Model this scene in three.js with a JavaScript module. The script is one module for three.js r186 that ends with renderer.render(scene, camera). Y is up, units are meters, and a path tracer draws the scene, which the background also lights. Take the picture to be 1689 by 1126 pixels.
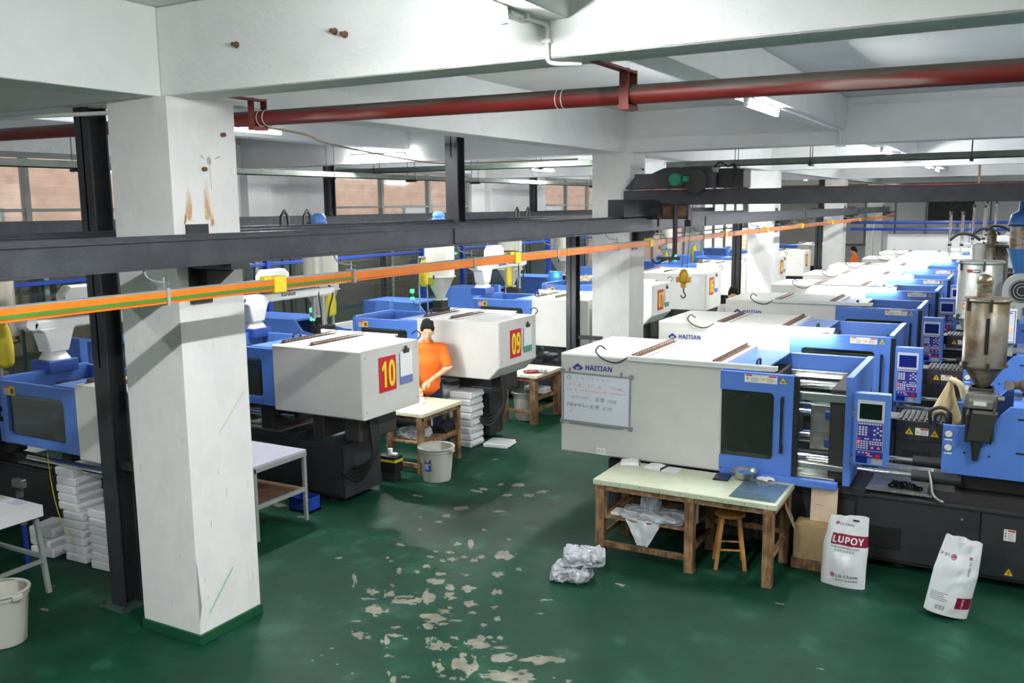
import * as THREE from 'three';
import { RoundedBoxGeometry } from 'three/addons/geometries/RoundedBoxGeometry.js';
import { mergeGeometries } from 'three/addons/utils/BufferGeometryUtils.js';
import { MarchingCubes } from 'three/addons/objects/MarchingCubes.js';
import { RectAreaLightUniformsLib } from 'three/addons/lights/RectAreaLightUniformsLib.js';
import { FontLoader } from 'three/addons/loaders/FontLoader.js';
import { TextGeometry } from 'three/addons/geometries/TextGeometry.js';

// ---------------------------------------------------------------- camera, sky, exposure
const scene = new THREE.Scene();
const renderer = new THREE.WebGLRenderer({ antialias: true });
renderer.toneMapping = THREE.LinearToneMapping;
renderer.toneMappingExposure = 10.0;
renderer.shadowMap.enabled = true;
RectAreaLightUniformsLib.init();
scene.background = new THREE.Color(0.26, 0.26, 0.265);
const FPX = 1500, CX = 844.5, CY = 563, EYE = 3.3;
const camera = new THREE.PerspectiveCamera(2 * Math.atan(563 / FPX) * 180 / Math.PI, 1689 / 1126, 0.1, 200);
const rad = (d) => d * Math.PI / 180;
const AX = (() => {   // camera axes in the room: x to the right across the hall, y up, z towards the viewer along the aisle
  const a = rad(-29.25), p = rad(8.42), r = rad(0.65), { cos: c, sin: s } = Math;
  const Ry = [[c(a), 0, -s(a)], [0, 1, 0], [s(a), 0, c(a)]], Rx = [[1, 0, 0], [0, c(p), s(p)], [0, -s(p), c(p)]], Rz = [[c(r), -s(r), 0], [s(r), c(r), 0], [0, 0, 1]];
  const mul = (A, B) => A.map((row) => [0, 1, 2].map((j) => row[0] * B[0][j] + row[1] * B[1][j] + row[2] * B[2][j]));
  return mul(Rz, mul(Rx, Ry)).map((v) => new THREE.Vector3(v[0], v[1], -v[2]));
})();
camera.position.set(0, EYE, 0);
camera.quaternion.setFromRotationMatrix(new THREE.Matrix4().makeBasis(AX[0], AX[1], AX[2].clone().negate()));
scene.add(camera);
// a photo pixel gives a direction; the plane it meets gives the place
const onPlane = (px, py, k, v) => { const d = AX[0].clone().multiplyScalar((px - CX) / FPX).addScaledVector(AX[1], -(py - CY) / FPX).add(AX[2]); const t = (v - camera.position.getComponent(k)) / d.getComponent(k); return camera.position.clone().addScaledVector(d, t); };
const onX = (px, py, v) => onPlane(px, py, 0, v), onY = (px, py, v) => onPlane(px, py, 1, v), onZ = (px, py, v) => onPlane(px, py, 2, v);
const TUBE_GLOW = 30, TUBE_LIGHT = 30, WORK_GLOW = 9, WORK_LIGHT = 10;

// ---------------------------------------------------------------- helpers
let seed = 12345;
const rnd = () => { seed = (seed * 1664525 + 1013904223) >>> 0; return seed / 4294967296; };
const rr = (a, b) => a + (b - a) * rnd();
const used = {};
function numbered(n) { const k = used[n] = (used[n] ?? -1) + 1; return k ? n + '_' + String(k).padStart(3, '0') : n; }
function tag(o, label, category, group) { o.userData.label = label; o.userData.category = category; if (group) o.userData.group = group; return o; }
function thing(name, label, category, pos = [0, 0, 0], turn = 0, group) {
  const o = new THREE.Group(); o.name = numbered(name); o.position.set(...pos); o.rotation.y = turn; scene.add(o);
  return tag(o, label, category, group);
}
function put(name, geo, mat, parent) {
  const m = new THREE.Mesh(Array.isArray(geo) ? join(geo) : geo, mat); m.name = parent ? name : numbered(name); m.castShadow = m.receiveShadow = true;
  if (['wire_mesh', 'slots', 'mesh_top', 'edge_nails', 'threads'].includes(name)) m.userData.kind = 'stuff';   // too fine to pick apart
  (parent ?? scene).add(m); return m;
}
function each(name, geos, mat, parent) { return geos.map((g) => put(name, g, mat, parent)); }
function struct(name, geo, mat, parent) { const m = put(name, geo, mat, parent); if (!parent) m.userData.kind = 'structure'; return m; }
function join(list) {
  return mergeGeometries(list.map((g) => { const q = g.index ? g.toNonIndexed() : g.clone(); for (const k of Object.keys(q.attributes)) if (!['position', 'normal', 'uv'].includes(k)) q.deleteAttribute(k); q.morphAttributes = {}; q.clearGroups(); return q; }));
}
// box from its two corners; r rounds the edges; uv in metres
function bx(x0, x1, y0, y1, z0, z1, r = 0) {
  const w = Math.abs(x1 - x0), h = Math.abs(y1 - y0), d = Math.abs(z1 - z0);
  const g = r > 0 ? new RoundedBoxGeometry(w, h, d, 1, Math.min(r, w / 2.01, h / 2.01, d / 2.01)) : new THREE.BoxGeometry(w, h, d);
  g.translate((x0 + x1) / 2, (y0 + y1) / 2, (z0 + z1) / 2);
  return metric(g);
}
function metric(g) {   // box projection, one unit of uv per metre
  const p = g.attributes.position, n = g.attributes.normal, uv = new Float32Array(p.count * 2);
  for (let i = 0; i < p.count; i++) {
    const ax = Math.abs(n.getX(i)), ay = Math.abs(n.getY(i)), az = Math.abs(n.getZ(i));
    const [u, v] = ax >= ay && ax >= az ? [p.getZ(i), p.getY(i)] : ay >= az ? [p.getX(i), p.getZ(i)] : [p.getX(i), p.getY(i)];
    uv[2 * i] = u; uv[2 * i + 1] = v;
  }
  g.setAttribute('uv', new THREE.BufferAttribute(uv, 2)); return g;
}
function cyl(r0, r1, h, x, y, z, axis = 'y', seg = 20, open = false) {
  const g = new THREE.CylinderGeometry(r1, r0, h, seg, 1, open);
  if (axis === 'x') g.rotateZ(-Math.PI / 2); if (axis === 'z') g.rotateX(Math.PI / 2);
  return g.translate(x, y, z);
}
function bar(a, b, r, seg = 8) {   // round bar between two points
  const A = new THREE.Vector3(...a), B = new THREE.Vector3(...b), g = new THREE.CylinderGeometry(r, r, A.distanceTo(B), seg);
  g.applyQuaternion(new THREE.Quaternion().setFromUnitVectors(new THREE.Vector3(0, 1, 0), B.clone().sub(A).normalize()));
  return g.translate((A.x + B.x) / 2, (A.y + B.y) / 2, (A.z + B.z) / 2);
}
function beamBar(a, b, w, h) {   // square bar between two points
  const A = new THREE.Vector3(...a), B = new THREE.Vector3(...b), g = new THREE.BoxGeometry(w, h, A.distanceTo(B));
  const m = new THREE.Matrix4().lookAt(A, B, Math.abs(B.clone().sub(A).normalize().y) > 0.95 ? new THREE.Vector3(1, 0, 0) : new THREE.Vector3(0, 1, 0));
  g.applyMatrix4(m); return metric(g.translate((A.x + B.x) / 2, (A.y + B.y) / 2, (A.z + B.z) / 2));
}
function tube(pts, r, seg = 24, rs = 8, closed = false) { return new THREE.TubeGeometry(new THREE.CatmullRomCurve3(pts.map((p) => new THREE.Vector3(...p)), closed), seg, r, rs, closed); }
function lathe(profile, seg = 28) { return new THREE.LatheGeometry(profile.map(([r, y]) => new THREE.Vector2(r, y)), seg); }
function plateShape(pts, holes, depth, bevel = 0.004) {   // outline in x, y pushed out along z
  const s = new THREE.Shape(pts.map((p) => new THREE.Vector2(...p)));
  for (const h of holes ?? []) s.holes.push(h instanceof THREE.Path ? h : new THREE.Path(h.map((p) => new THREE.Vector2(...p))));
  return new THREE.ExtrudeGeometry(s, { depth: Math.max(0.001, depth - 2 * bevel), bevelEnabled: bevel > 0, bevelSize: bevel, bevelThickness: bevel, bevelOffset: -bevel, bevelSegments: 1, curveSegments: 6 }).translate(0, 0, bevel);
}
function roundRect(x0, x1, y0, y1, r) { const p = new THREE.Path(); p.moveTo(x0 + r, y0); p.lineTo(x1 - r, y0); p.quadraticCurveTo(x1, y0, x1, y0 + r); p.lineTo(x1, y1 - r); p.quadraticCurveTo(x1, y1, x1 - r, y1); p.lineTo(x0 + r, y1); p.quadraticCurveTo(x0, y1, x0, y1 - r); p.lineTo(x0, y0 + r); p.quadraticCurveTo(x0, y0, x0 + r, y0); return p; }
function flat(w, h, x, y, z, rotY = 0, rotX = 0) { const g = new THREE.PlaneGeometry(w, h); if (rotX) g.rotateX(rotX); if (rotY) g.rotateY(rotY); return g.translate(x, y, z); }
function label3(w, h, t = 0.003) { return new THREE.BoxGeometry(w, h, t); }   // printed plate: front face carries the print
// noise
const G3 = new Float32Array(4096).map(() => rnd());
const hash = (x, y, per) => G3[((((x % per) + per) % per) * 57 + (((y % per) + per) % per) * 131) & 4095];
function vnoise(x, y, per = 64) { const ix = Math.floor(x), iy = Math.floor(y), fx = x - ix, fy = y - iy, u = fx * fx * (3 - 2 * fx), v = fy * fy * (3 - 2 * fy); const a = hash(ix, iy, per), b = hash(ix + 1, iy, per), c = hash(ix, iy + 1, per), d = hash(ix + 1, iy + 1, per); return a + (b - a) * u + (c - a) * v + (a - b - c + d) * u * v; }
function fbm(x, y, per = 64, oct = 4) { let s = 0, a = 0.5, n = 0; for (let i = 0; i < oct; i++) { s += a * vnoise(x, y, per); n += a; a *= 0.5; x *= 2; y *= 2; per *= 2; } return s / n; }
function dataTex(n, fn, srgb = true, m = n) {
  const d = new Uint8Array(n * m * 4);
  for (let y = 0; y < m; y++) for (let x = 0; x < n; x++) { const c = fn(x / n, y / m), i = (y * n + x) * 4; d[i] = c[0]; d[i + 1] = c[1] ?? c[0]; d[i + 2] = c[2] ?? c[0]; d[i + 3] = 255; }
  const t = new THREE.DataTexture(d, n, m); t.wrapS = t.wrapT = THREE.RepeatWrapping; t.magFilter = THREE.LinearFilter; t.minFilter = THREE.LinearMipmapLinearFilter; t.generateMipmaps = true; if (srgb) t.colorSpace = THREE.SRGBColorSpace; t.needsUpdate = true; return t;
}
function canvasTex(w, h, draw) { const c = document.createElement('canvas'); c.width = w; c.height = h; const x = c.getContext('2d'); draw(x, w, h); const t = new THREE.CanvasTexture(c); t.colorSpace = THREE.SRGBColorSpace; t.anisotropy = 8; return t; }
const std = (color, roughness = 0.6, metalness = 0, extra = {}) => new THREE.MeshStandardMaterial({ color, roughness, metalness, ...extra });
const rep = (t, u, v = u) => { const c = t.clone(); c.repeat.set(u, v); c.needsUpdate = true; return c; };
const clamp = (v, a, b) => Math.min(b, Math.max(a, v));

// ---------------------------------------------------------------- materials
const mottle = (base, amp, n = 256, per = 8) => dataTex(n, (u, v) => { const f = (fbm(u * per, v * per, per, 5) - 0.5) * 2 * amp; return base.map((c) => clamp(c + f, 0, 255)); });
const fineBump = dataTex(256, (u, v) => [128 + (fbm(u * 32, v * 32, 32, 4) - 0.5) * 200], false);
const M = {};
M.wall = std(0xffffff, 0.85, 0, { map: rep(mottle([222, 223, 221], 7), 0.4), bumpMap: rep(fineBump, 1.2), bumpScale: 0.004 });
M.ceiling = std(0xffffff, 0.9, 0, { map: rep(mottle([214, 216, 214], 8), 0.3) });
M.darkSteel = std(0xffffff, 0.45, 0.15, { map: rep(mottle([50, 52, 56], 12), 0.9), bumpMap: rep(fineBump, 2), bumpScale: 0.002 });
M.railSteel = std(0xffffff, 0.42, 0.3, { map: rep(mottle([58, 61, 66], 18), 0.8), bumpMap: rep(fineBump, 2), bumpScale: 0.002 });
M.greyCover = std(0xffffff, 0.5, 0, { map: rep(mottle([203, 202, 197], 5), 0.8) });
M.whiteCover = std(0xffffff, 0.45, 0, { map: rep(mottle([222, 221, 214], 5), 0.8) });
M.blue = std(0xffffff, 0.4, 0, { map: rep(mottle([84, 126, 206], 7), 0.8) });
M.blueDeep = std(0x2c4f9c, 0.45);
M.blackPaint = std(0xffffff, 0.5, 0.1, { map: rep(mottle([46, 47, 49], 9), 1.2) });
M.black = std(0x121315, 0.55);
M.rubber = std(0x17181a, 0.7);
M.steel = std(0xb9bbb8, 0.28, 0.9);
M.steelDull = std(0xffffff, 0.42, 0.75, { map: rep(mottle([150, 148, 140], 22), 2) });
M.dirtySteel = std(0xffffff, 0.4, 0.7, { map: dataTex(512, (u, v) => { const f = fbm(u * 6, v * 6, 6, 5), k = clamp((f - 0.42) * 4, 0, 1); return [150 - 42 * k, 144 - 50 * k, 132 - 62 * k]; }) });
M.treadPlate = std(0xffffff, 0.34, 0.55, { map: rep(mottle([158, 158, 152], 40, 256, 16), 2), bumpMap: dataTex(128, (u, v) => { const k = (a, b) => Math.abs(Math.sin((u + v * a) * 25.13)) > 0.8 && Math.abs(Math.sin((u * b - v) * 25.13)) > 0.3 ? 255 : 0; return [Math.max(k(1, 1), 0)]; }, false), bumpScale: 0.003 });
M.chrome = std(0xdddddd, 0.12, 1);
M.castIron = std(0x3b3a38, 0.6, 0.4);
M.glassTint = new THREE.MeshPhysicalMaterial({ color: 0xaab4aa, roughness: 0.05, transmission: 0.95, thickness: 0, ior: 1.45 });
M.pane = new THREE.MeshPhysicalMaterial({ color: 0xf2f4f2, roughness: 0.04, transmission: 1, thickness: 0, ior: 1.45 });
M.whitePlastic = std(0xe6e6e2, 0.4);
M.paper = std(0xe9e9ea, 0.8);
M.orange = std(0xffffff, 0.26, 0, { map: rep(mottle([216, 116, 24], 8), 0.7) });
M.greenStripe = std(0x3f7a1c, 0.5);
M.yellow = std(0xe3c61d, 0.5);
M.hookYellow = std(0xb78a16, 0.5, 0.2);
M.red = std(0xc0181c, 0.45);
M.bluePipe = std(0x1d3f9e, 0.4);
M.rust = std(0xffffff, 0.75, 0.3, { map: rep(mottle([112, 84, 66], 22), 4) });
M.greyPaint = std(0x8f9490, 0.6);
M.trayGreen = std(0xffffff, 0.65, 0.1, { map: rep(mottle([108, 116, 106], 14), 0.7) });
M.cream = std(0xffffff, 0.45, 0, { map: rep(mottle([206, 204, 188], 8), 1) });
M.robotWhite = std(0xe4e5e0, 0.42);
M.green = std(0x1f7a58, 0.5);
M.greenBucket = std(0x1c3f9a, 0.5);
M.beige = std(0xd8cda4, 0.8);
const woodTex = (base, amp) => dataTex(256, (u, v) => { const g = fbm(u * 40, v * 3, 64, 4), b = fbm(u * 6 + 3, v * 6, 8, 4); const f = (g - 0.5) * amp + (b - 0.5) * amp * 1.4; return [base[0] + f, base[1] + f * 0.85, base[2] + f * 0.65]; });
M.oldWood = std(0xffffff, 0.75, 0, { map: rep(woodTex([126, 96, 66], 90), 1.5) });
M.stoolWood = std(0xffffff, 0.5, 0, { map: rep(woodTex([176, 122, 66], 60), 2) });
M.tableSkin = std(0xffffff, 0.32, 0, { map: rep(mottle([196, 202, 176], 12), 1.2) });
M.creamTop = std(0xffffff, 0.4, 0, { map: rep(mottle([216, 212, 184], 10), 1) });
M.cardboard = std(0xffffff, 0.85, 0, { map: rep(mottle([158, 134, 98], 14), 2) });
M.cardLight = std(0xffffff, 0.85, 0, { map: rep(mottle([214, 190, 164], 12), 2) });
M.plasticBag = new THREE.MeshPhysicalMaterial({ color: 0xdadde2, roughness: 0.2, transmission: 0.55, thickness: 0, clearcoat: 0.4 });
M.whiteBox = std(0xf2f2f4, 0.55);
M.clearBox = new THREE.MeshPhysicalMaterial({ color: 0xe6e8e8, roughness: 0.3, transmission: 0.25, thickness: 0, clearcoat: 0.5 });
M.skin = std(0xd9a583, 0.6);
M.hair = std(0x0a0909, 0.85);
M.shirt = std(0xf2701c, 0.8);
M.shirtWhite = std(0xdedede, 0.8);
M.trousers = std(0x1b2236, 0.85);
const glow = (r, g, b, k) => std(0x111111, 0.5, 0, { emissive: new THREE.Color(r, g, b), emissiveIntensity: k });
M.tubeGlow = glow(0.97, 0.99, 1, TUBE_GLOW);
M.workGlow = glow(0.97, 0.99, 1, WORK_GLOW);
M.greenGlow = glow(0.1, 1, 0.45, 0.16);
M.redGlow = glow(1, 0.05, 0.03, 0.12);
M.screen = std(0x07130f, 0.18);
M.screenBlue = std(0x10206e, 0.25);

// ---------------------------------------------------------------- the room
const COLX = [-5.94, -5.31], COLZ = [-4.55, -13.24, -22.6, -32.4, -42.1];
// floor: green floor paint, worn through to grey concrete along the aisle; uv repeats every 12 m
const wearPx = [[720,383,22,9],[1030,382,24,12],[1097,385,18,26],[977,425,22,8],[910,420,14,5],[1275,440,42,24],[880,450,18,6],[1058,450,20,8],[1150,447,20,10],[1000,463,26,10],[945,468,18,10],[1112,468,20,9],[855,502,24,10],[805,530,14,10],[710,525,14,16],[650,453,10,5],[668,472,12,5],[1235,545,28,15],[1068,547,22,10],[1350,517,12,9],[940,540,26,12],[905,580,50,22],[980,612,34,20],[1080,615,36,22],[675,603,16,9],[1230,640,28,15],[568,635,28,22],[545,675,42,6],[665,645,32,20],[745,685,70,24],[860,660,50,34],[985,660,36,20],[1090,700,36,16],[595,732,55,26],[900,768,66,28],[985,722,16,7],[1100,748,20,9],[1225,720,18,8],[1238,780,22,14],[1165,815,20,9],[860,820,40,18],[940,810,28,10],[1020,792,40,7],[690,828,28,8],[640,905,24,38],[690,868,45,10],[740,888,20,6],[655,980,28,9],[895,920,44,44],[970,930,44,16],[1010,883,22,10],[1130,910,66,32],[1250,937,60,8],[1250,883,18,13],[1190,880,24,8],[1265,985,78,26],[1050,1030,64,56],[925,1035,30,28],[1300,1090,130,38],[1480,1000,104,22],[1230,1095,66,28],[945,1088,20,9],[1000,1102,20,11],[655,1075,12,14],[680,1108,24,18],[742,1096,22,10],[1495,680,34,6],[1470,753,28,4],[472,572,12,34],[388,455,24,5],[965,228,26,10],[1038,187,40,10],[925,262,18,6],[1350,62,36,11],[1290,120,28,10],[825,305,18,6],[1165,305,14,8],[60,170,50,10],[250,160,26,8],[200,235,34,5],[1255,60,18,6],[1480,100,40,8],[1410,120,26,8],[1250,205,36,6],[1300,355,12,6],[1395,120,16,8],[460,1075,8,6],[245,1005,10,3],[295,978,10,3],[378,1025,10,4],[350,940,12,5],[480,795,26,5],[1620,1118,20,12],[1540,1098,10,5]];
const FN = 2048, FS = 12, FX0 = -9, FZ0 = -12;
const wear = wearPx.map(([zx, zy, rx, ry]) => {
  const k = 3.254, px = 440 + zx / k, py = 780 + zy / k, c = onY(px, py, 0), e = onY(px + rx / k, py, 0), f = onY(px, py + ry / k, 0);
  return { x: c.x, z: c.z, ax: e.x - c.x, az: e.z - c.z, bx: f.x - c.x, bz: f.z - c.z };
});
for (let i = 0; i < 60; i++) { const r = rr(0.01, 0.05); wear.push({ x: rr(-8.6, 2.6), z: rr(-11.8, -0.2), ax: r * rr(1, 3), az: rr(-0.3, 0.3) * r, bx: 0, bz: r }); }
const mask = new Float32Array(FN * FN);
wear.forEach((w, wi) => {
  const det = w.ax * w.bz - w.az * w.bx, R = 1.9, ex = (Math.abs(w.ax) + Math.abs(w.bx)) * R, ez = (Math.abs(w.az) + Math.abs(w.bz)) * R;
  for (let iz = Math.floor((w.z - ez - FZ0) / FS * FN); iz <= (w.z + ez - FZ0) / FS * FN; iz++) for (let ix = Math.floor((w.x - ex - FX0) / FS * FN); ix <= (w.x + ex - FX0) / FS * FN; ix++) {
    if (ix < 0 || iz < 0 || ix >= FN || iz >= FN) continue;
    const dx = (ix + 0.5) / FN * FS + FX0 - w.x, dz = (iz + 0.5) / FN * FS + FZ0 - w.z, u = (dx * w.bz - dz * w.bx) / det, v = (dz * w.ax - dx * w.az) / det;
    const d = Math.hypot(u, v) + (fbm(u * 1.6 + wi * 3.7, v * 1.6 + wi * 1.3, 64, 4) - 0.5) * 2.1;
    const m = clamp((0.92 - d) * 9, 0, 1); if (m > mask[iz * FN + ix]) mask[iz * FN + ix] = m;
  }
});
const floorTex = dataTex(FN, (u, v) => {
  const x = u * 12, z = v * 12, i = Math.min(FN - 1, Math.floor(v * FN)) * FN + Math.min(FN - 1, Math.floor(u * FN));
  const a = fbm(x, z, 12, 5), b = fbm(x * 4 + 5, z * 4, 48, 4), s = fbm(x * 12, z * 12, 144, 3);
  const lane = clamp(1 - Math.abs(x + FX0 + 3.7) / 1.7, 0, 1), grime = clamp((a - 0.42) * 3, 0, 1) * (0.25 + 0.55 * lane), scuff = clamp((b - 0.62) * 6, 0, 1) * 0.3;
  let c = [11 + (b - 0.5) * 11, 60 + (b - 0.5) * 22 + (s - 0.5) * 10, 42 + (b - 0.5) * 16];
  c = c.map((k, j) => k + ([56, 66, 58][j] - k) * grime * 0.6 + ([84, 104, 92][j] - k) * scuff);
  const m = mask[i], g = [124, 121, 109].map((k) => k + (s - 0.5) * 46 + (b - 0.5) * 30);
  return c.map((k, j) => clamp(k + (g[j] - k) * m, 0, 255));
});
const floorRough = dataTex(512, (u, v) => { const f = fbm(u * 12, v * 12, 12, 5); return [0, 95 + f * 90, 0]; }, false);
{
  const g = new THREE.BoxGeometry(23.5, 0.2, 62).translate(-2.25, -0.1, -22), p = g.attributes.position, uv = g.attributes.uv;
  for (let i = 0; i < p.count; i++) uv.setXY(i, (p.getX(i) - FX0) / FS, (p.getZ(i) - FZ0) / FS);
  struct('floor', g, new THREE.MeshPhysicalMaterial({ color: 0xffffff, roughness: 1, specularIntensity: 0.45, map: floorTex, roughnessMap: floorRough, bumpMap: rep(fineBump, 6), bumpScale: 0.002 }));
}
struct('ceiling', bx(-14, 9.5, 4.72, 4.95, -53, 9), M.ceiling);
struct('wall_right', bx(9.3, 9.5, 0, 4.72, -53, 9), M.wall);
struct('wall_front', bx(-14, 9.5, 0, 4.72, 8.8, 9), M.wall);
struct('wall_back', bx(-14, 9.5, 0, 4.72, -53, -52.8), M.wall);
// concrete beams: across the hall on every column line, along the column row, and a shallower one between
const beamZ = [4.2, ...COLZ];
beamZ.forEach((z) => struct('ceiling_beam', bx(-13.5, 9.3, 4.1, 4.72, z - 0.36, z - 0.06, 0.012), M.wall));
const zRuns = [8.8, ...beamZ.flatMap((z) => [z - 0.06, z - 0.36]), -52.8];
for (let i = 0; i < zRuns.length; i += 2) {
  struct('ceiling_beam', bx(-5.76, -5.42, 4.1, 4.72, zRuns[i + 1], zRuns[i], 0.012), M.wall);
  struct('ceiling_beam', bx(-2.5, -2.2, 4.3, 4.72, zRuns[i + 1], zRuns[i], 0.012), M.wall);
  struct('ceiling_beam', bx(-9.75, -9.45, 4.3, 4.72, zRuns[i + 1], zRuns[i], 0.012), M.wall);
  struct('ceiling_beam', bx(2.2, 2.5, 4.3, 4.72, zRuns[i + 1], zRuns[i], 0.012), M.wall);
}
// columns with a green painted foot; the first has rust runs, chips and scuffs on the aisle face
const colFace = (seedN, rust) => canvasTex(256, 1024, (c, w, h) => {
  const s = w / 0.63, Y = (y) => h - y / 4.1 * h;
  c.fillStyle = '#e0dfdc'; c.fillRect(0, 0, w, h);
  const R = (k) => { const t = Math.sin(k * 127.1 + seedN * 311.7) * 43758.5453; return t - Math.floor(t); };
  for (let i = 0; i < 240; i++) { const v = 196 + R(i) * 38; c.fillStyle = `rgba(${v},${v},${v - 3},0.10)`; c.beginPath(); c.ellipse(R(i + 500) * w, R(i + 900) * h, 8 + R(i + 3) * 40, 6 + R(i + 7) * 50, R(i + 2) * 3, 0, 7); c.fill(); }
  if (rust) {
    for (const [u, y, l, wd] of [[0.14, 3.22, 0.30, 0.04], [0.31, 3.22, 0.36, 0.05], [0.10, 3.2, 0.16, 0.03], [0.35, 3.18, 0.14, 0.03]]) for (let k = 0; k < 90; k++) { const t = R(k + u * 90) ** 1.6; c.fillStyle = `rgba(${138 + R(k) * 40},${84 + R(k + 4) * 26},34,${0.16 * (1 - t)})`; c.fillRect((u + (R(k + 9) - 0.5) * wd) * s, Y(y + t * l), 3 + R(k + 1) * 4, t * l / 4.1 * h * 0.6); }
    c.fillStyle = '#a8a6a0'; c.beginPath(); c.ellipse(0.36 * s, Y(3.66), 9, 8, 0.3, 0, 7); c.fill();
    c.strokeStyle = '#b08a72'; c.lineWidth = 2; for (const [a, b, d, e] of [[0.28, 3.7, 0.31, 3.68], [0.42, 3.68, 0.47, 3.7], [0.36, 3.62, 0.37, 3.45]]) { c.beginPath(); c.moveTo(a * s, Y(b)); c.lineTo(d * s, Y(e)); c.stroke(); }
    c.strokeStyle = '#8cbfa6'; c.lineWidth = 5; c.beginPath(); c.moveTo(0.10 * s, Y(0.22)); c.lineTo(0.36 * s, Y(0.5)); c.stroke();
    c.strokeStyle = 'rgba(190,170,140,0.45)'; c.lineWidth = 4; c.beginPath(); c.moveTo(0.3 * s, Y(1.6)); c.lineTo(0.58 * s, Y(1.88)); c.stroke();
    c.fillStyle = '#8d8a86'; c.beginPath(); c.moveTo(0, Y(0.18)); c.lineTo(12, Y(0.3)); c.lineTo(4, Y(0.62)); c.lineTo(0, Y(0.7)); c.fill();
  }
  c.strokeStyle = '#a3a19e'; for (let i = 0; i < 12; i++) { c.lineWidth = 1 + R(i + 40); const x = R(i + 60) * w, y = h - R(i + 80) ** 2 * h * 0.7; c.beginPath(); c.moveTo(x, y); c.lineTo(x + (R(i + 21) - 0.5) * 8, y + 4 + R(i + 31) * 14); c.stroke(); }
});
COLZ.forEach((z, i) => {
  const g = new THREE.BoxGeometry(0.63, 4.1, 0.63).translate(-5.625, 2.05, z - 0.315);
  const plain = std(0xffffff, 0.85, 0, { map: colFace(i + 1, false) }), aisle = i ? plain : std(0xffffff, 0.85, 0, { map: colFace(9, true) });
  const c = struct('column', g, [aisle, plain, plain, plain, plain, plain]);
  put('painted_foot', bx(-5.955, -5.295, 0, 0.085, z - 0.645, z + 0.015, 0.006), std(0x0f4d31, 0.5), c);
  if (i < 2) for (const [y, dz] of [[3.86, -0.5], [4.3, -0.3]]) put('anchor_bolt', [cyl(0.016, 0.016, 0.03, -5.295, y - (y > 4 ? 0.7 : 0), z + dz, 'x', 8)], M.rust, c);
});
for (const [px, py] of [[391, 74], [553, 52], [570, 57]]) { const p = onZ(px, py, -4.61); const o = put('wall_anchor', [cyl(0.014, 0.014, 0.05, 0, 0, 0.02, 'z', 8), cyl(0.022, 0.022, 0.012, 0, 0, 0.004, 'z', 8)], M.rust); o.position.copy(p); o.userData.kind = 'structure'; }
// window wall on the left: masonry around glazed openings
const WX = -13.5, WT = 0.24;
const openings = [[-3.2, -12.6], [-15.9, -21.9], [-26.4, -31.6], [-34.4, -40.6], [-43.2, -51]];
{
  const parts = [bx(WX - WT, WX, 0, 1.0, -53, 9), bx(WX - WT, WX, 4.22, 4.72, -53, 9)]; let z = 9;
  for (const [a, b] of openings) { parts.push(bx(WX - WT, WX, 1.0, 4.22, a, z)); z = b; }
  parts.push(bx(WX - WT, WX, 1.0, 4.22, -53, z));
  struct('wall_left', parts, M.wall);
  openings.forEach(([a, b], i) => {
    const w = struct('window_' + (i + 1), [bx(WX - 0.16, WX - 0.06, 1.0, 1.08, b, a), bx(WX - 0.16, WX - 0.06, 4.14, 4.22, b, a), bx(WX - 0.16, WX - 0.06, 1.08, 4.14, a - 0.08, a), bx(WX - 0.16, WX - 0.06, 1.08, 4.14, b, b + 0.08)], M.greyPaint);
    const n = Math.round((a - b) / 2.05), dz = (a - b) / n;
    for (let k = 1; k < n; k++) put('mullion', bx(WX - 0.17, WX - 0.05, 1.08, 4.14, a - k * dz - 0.045, a - k * dz + 0.045), M.greyPaint, w);
    for (const y of [2.05, 3.33]) put('transom', bx(WX - 0.15, WX - 0.07, y - 0.025, y + 0.025, b + 0.08, a - 0.08), M.greyPaint, w);
    for (let k = 0; k < n; k++) for (const [y0, y1] of [[1.08, 2.025], [2.075, 3.305], [3.355, 4.14]]) put('pane', bx(WX - 0.115, WX - 0.109, y0, y1, a - (k + 1) * dz + 0.045, a - k * dz - 0.045), M.pane, w);
  });
  for (const z of COLZ) struct('wall_pier', bx(WX, WX + 0.2, 0, 4.1, z - 0.63, z, 0.01), M.wall);
}
// the neighbouring house outside, a plastered pinkish brick front with its own windows
{
  const o = thing('neighbour_building', 'pinkish brick house front seen through the left hand windows', 'building', [-19, -2, -24]);
  put('wall', bx(-0.4, 0, 0, 11, -34, 34), std(0xffffff, 0.9, 0, { map: rep(dataTex(256, (u, v) => { const f = (fbm(u * 8, v * 8, 8, 5) - 0.5) * 34, j = ((v * 16) % 1) < 0.12 ? 10 : 0; return [206 + f + j, 174 + f + j, 158 + f + j]; }), 0.5) }), o);
  for (let k = 0; k < 12; k++) { const w = put('window', bx(0, 0.05, 3.4, 5.4, -31 + k * 5.4, -29.2 + k * 5.4), M.greyPaint, o); put('pane', bx(0.05, 0.06, 3.5, 5.3, -30.9 + k * 5.4, -29.3 + k * 5.4), std(0xcfd6da, 0.15), w); }
}
struct('ground_outside', bx(-40, WX - WT, -0.4, -0.2, -60, 20), std(0x8c8880, 0.9));
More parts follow.
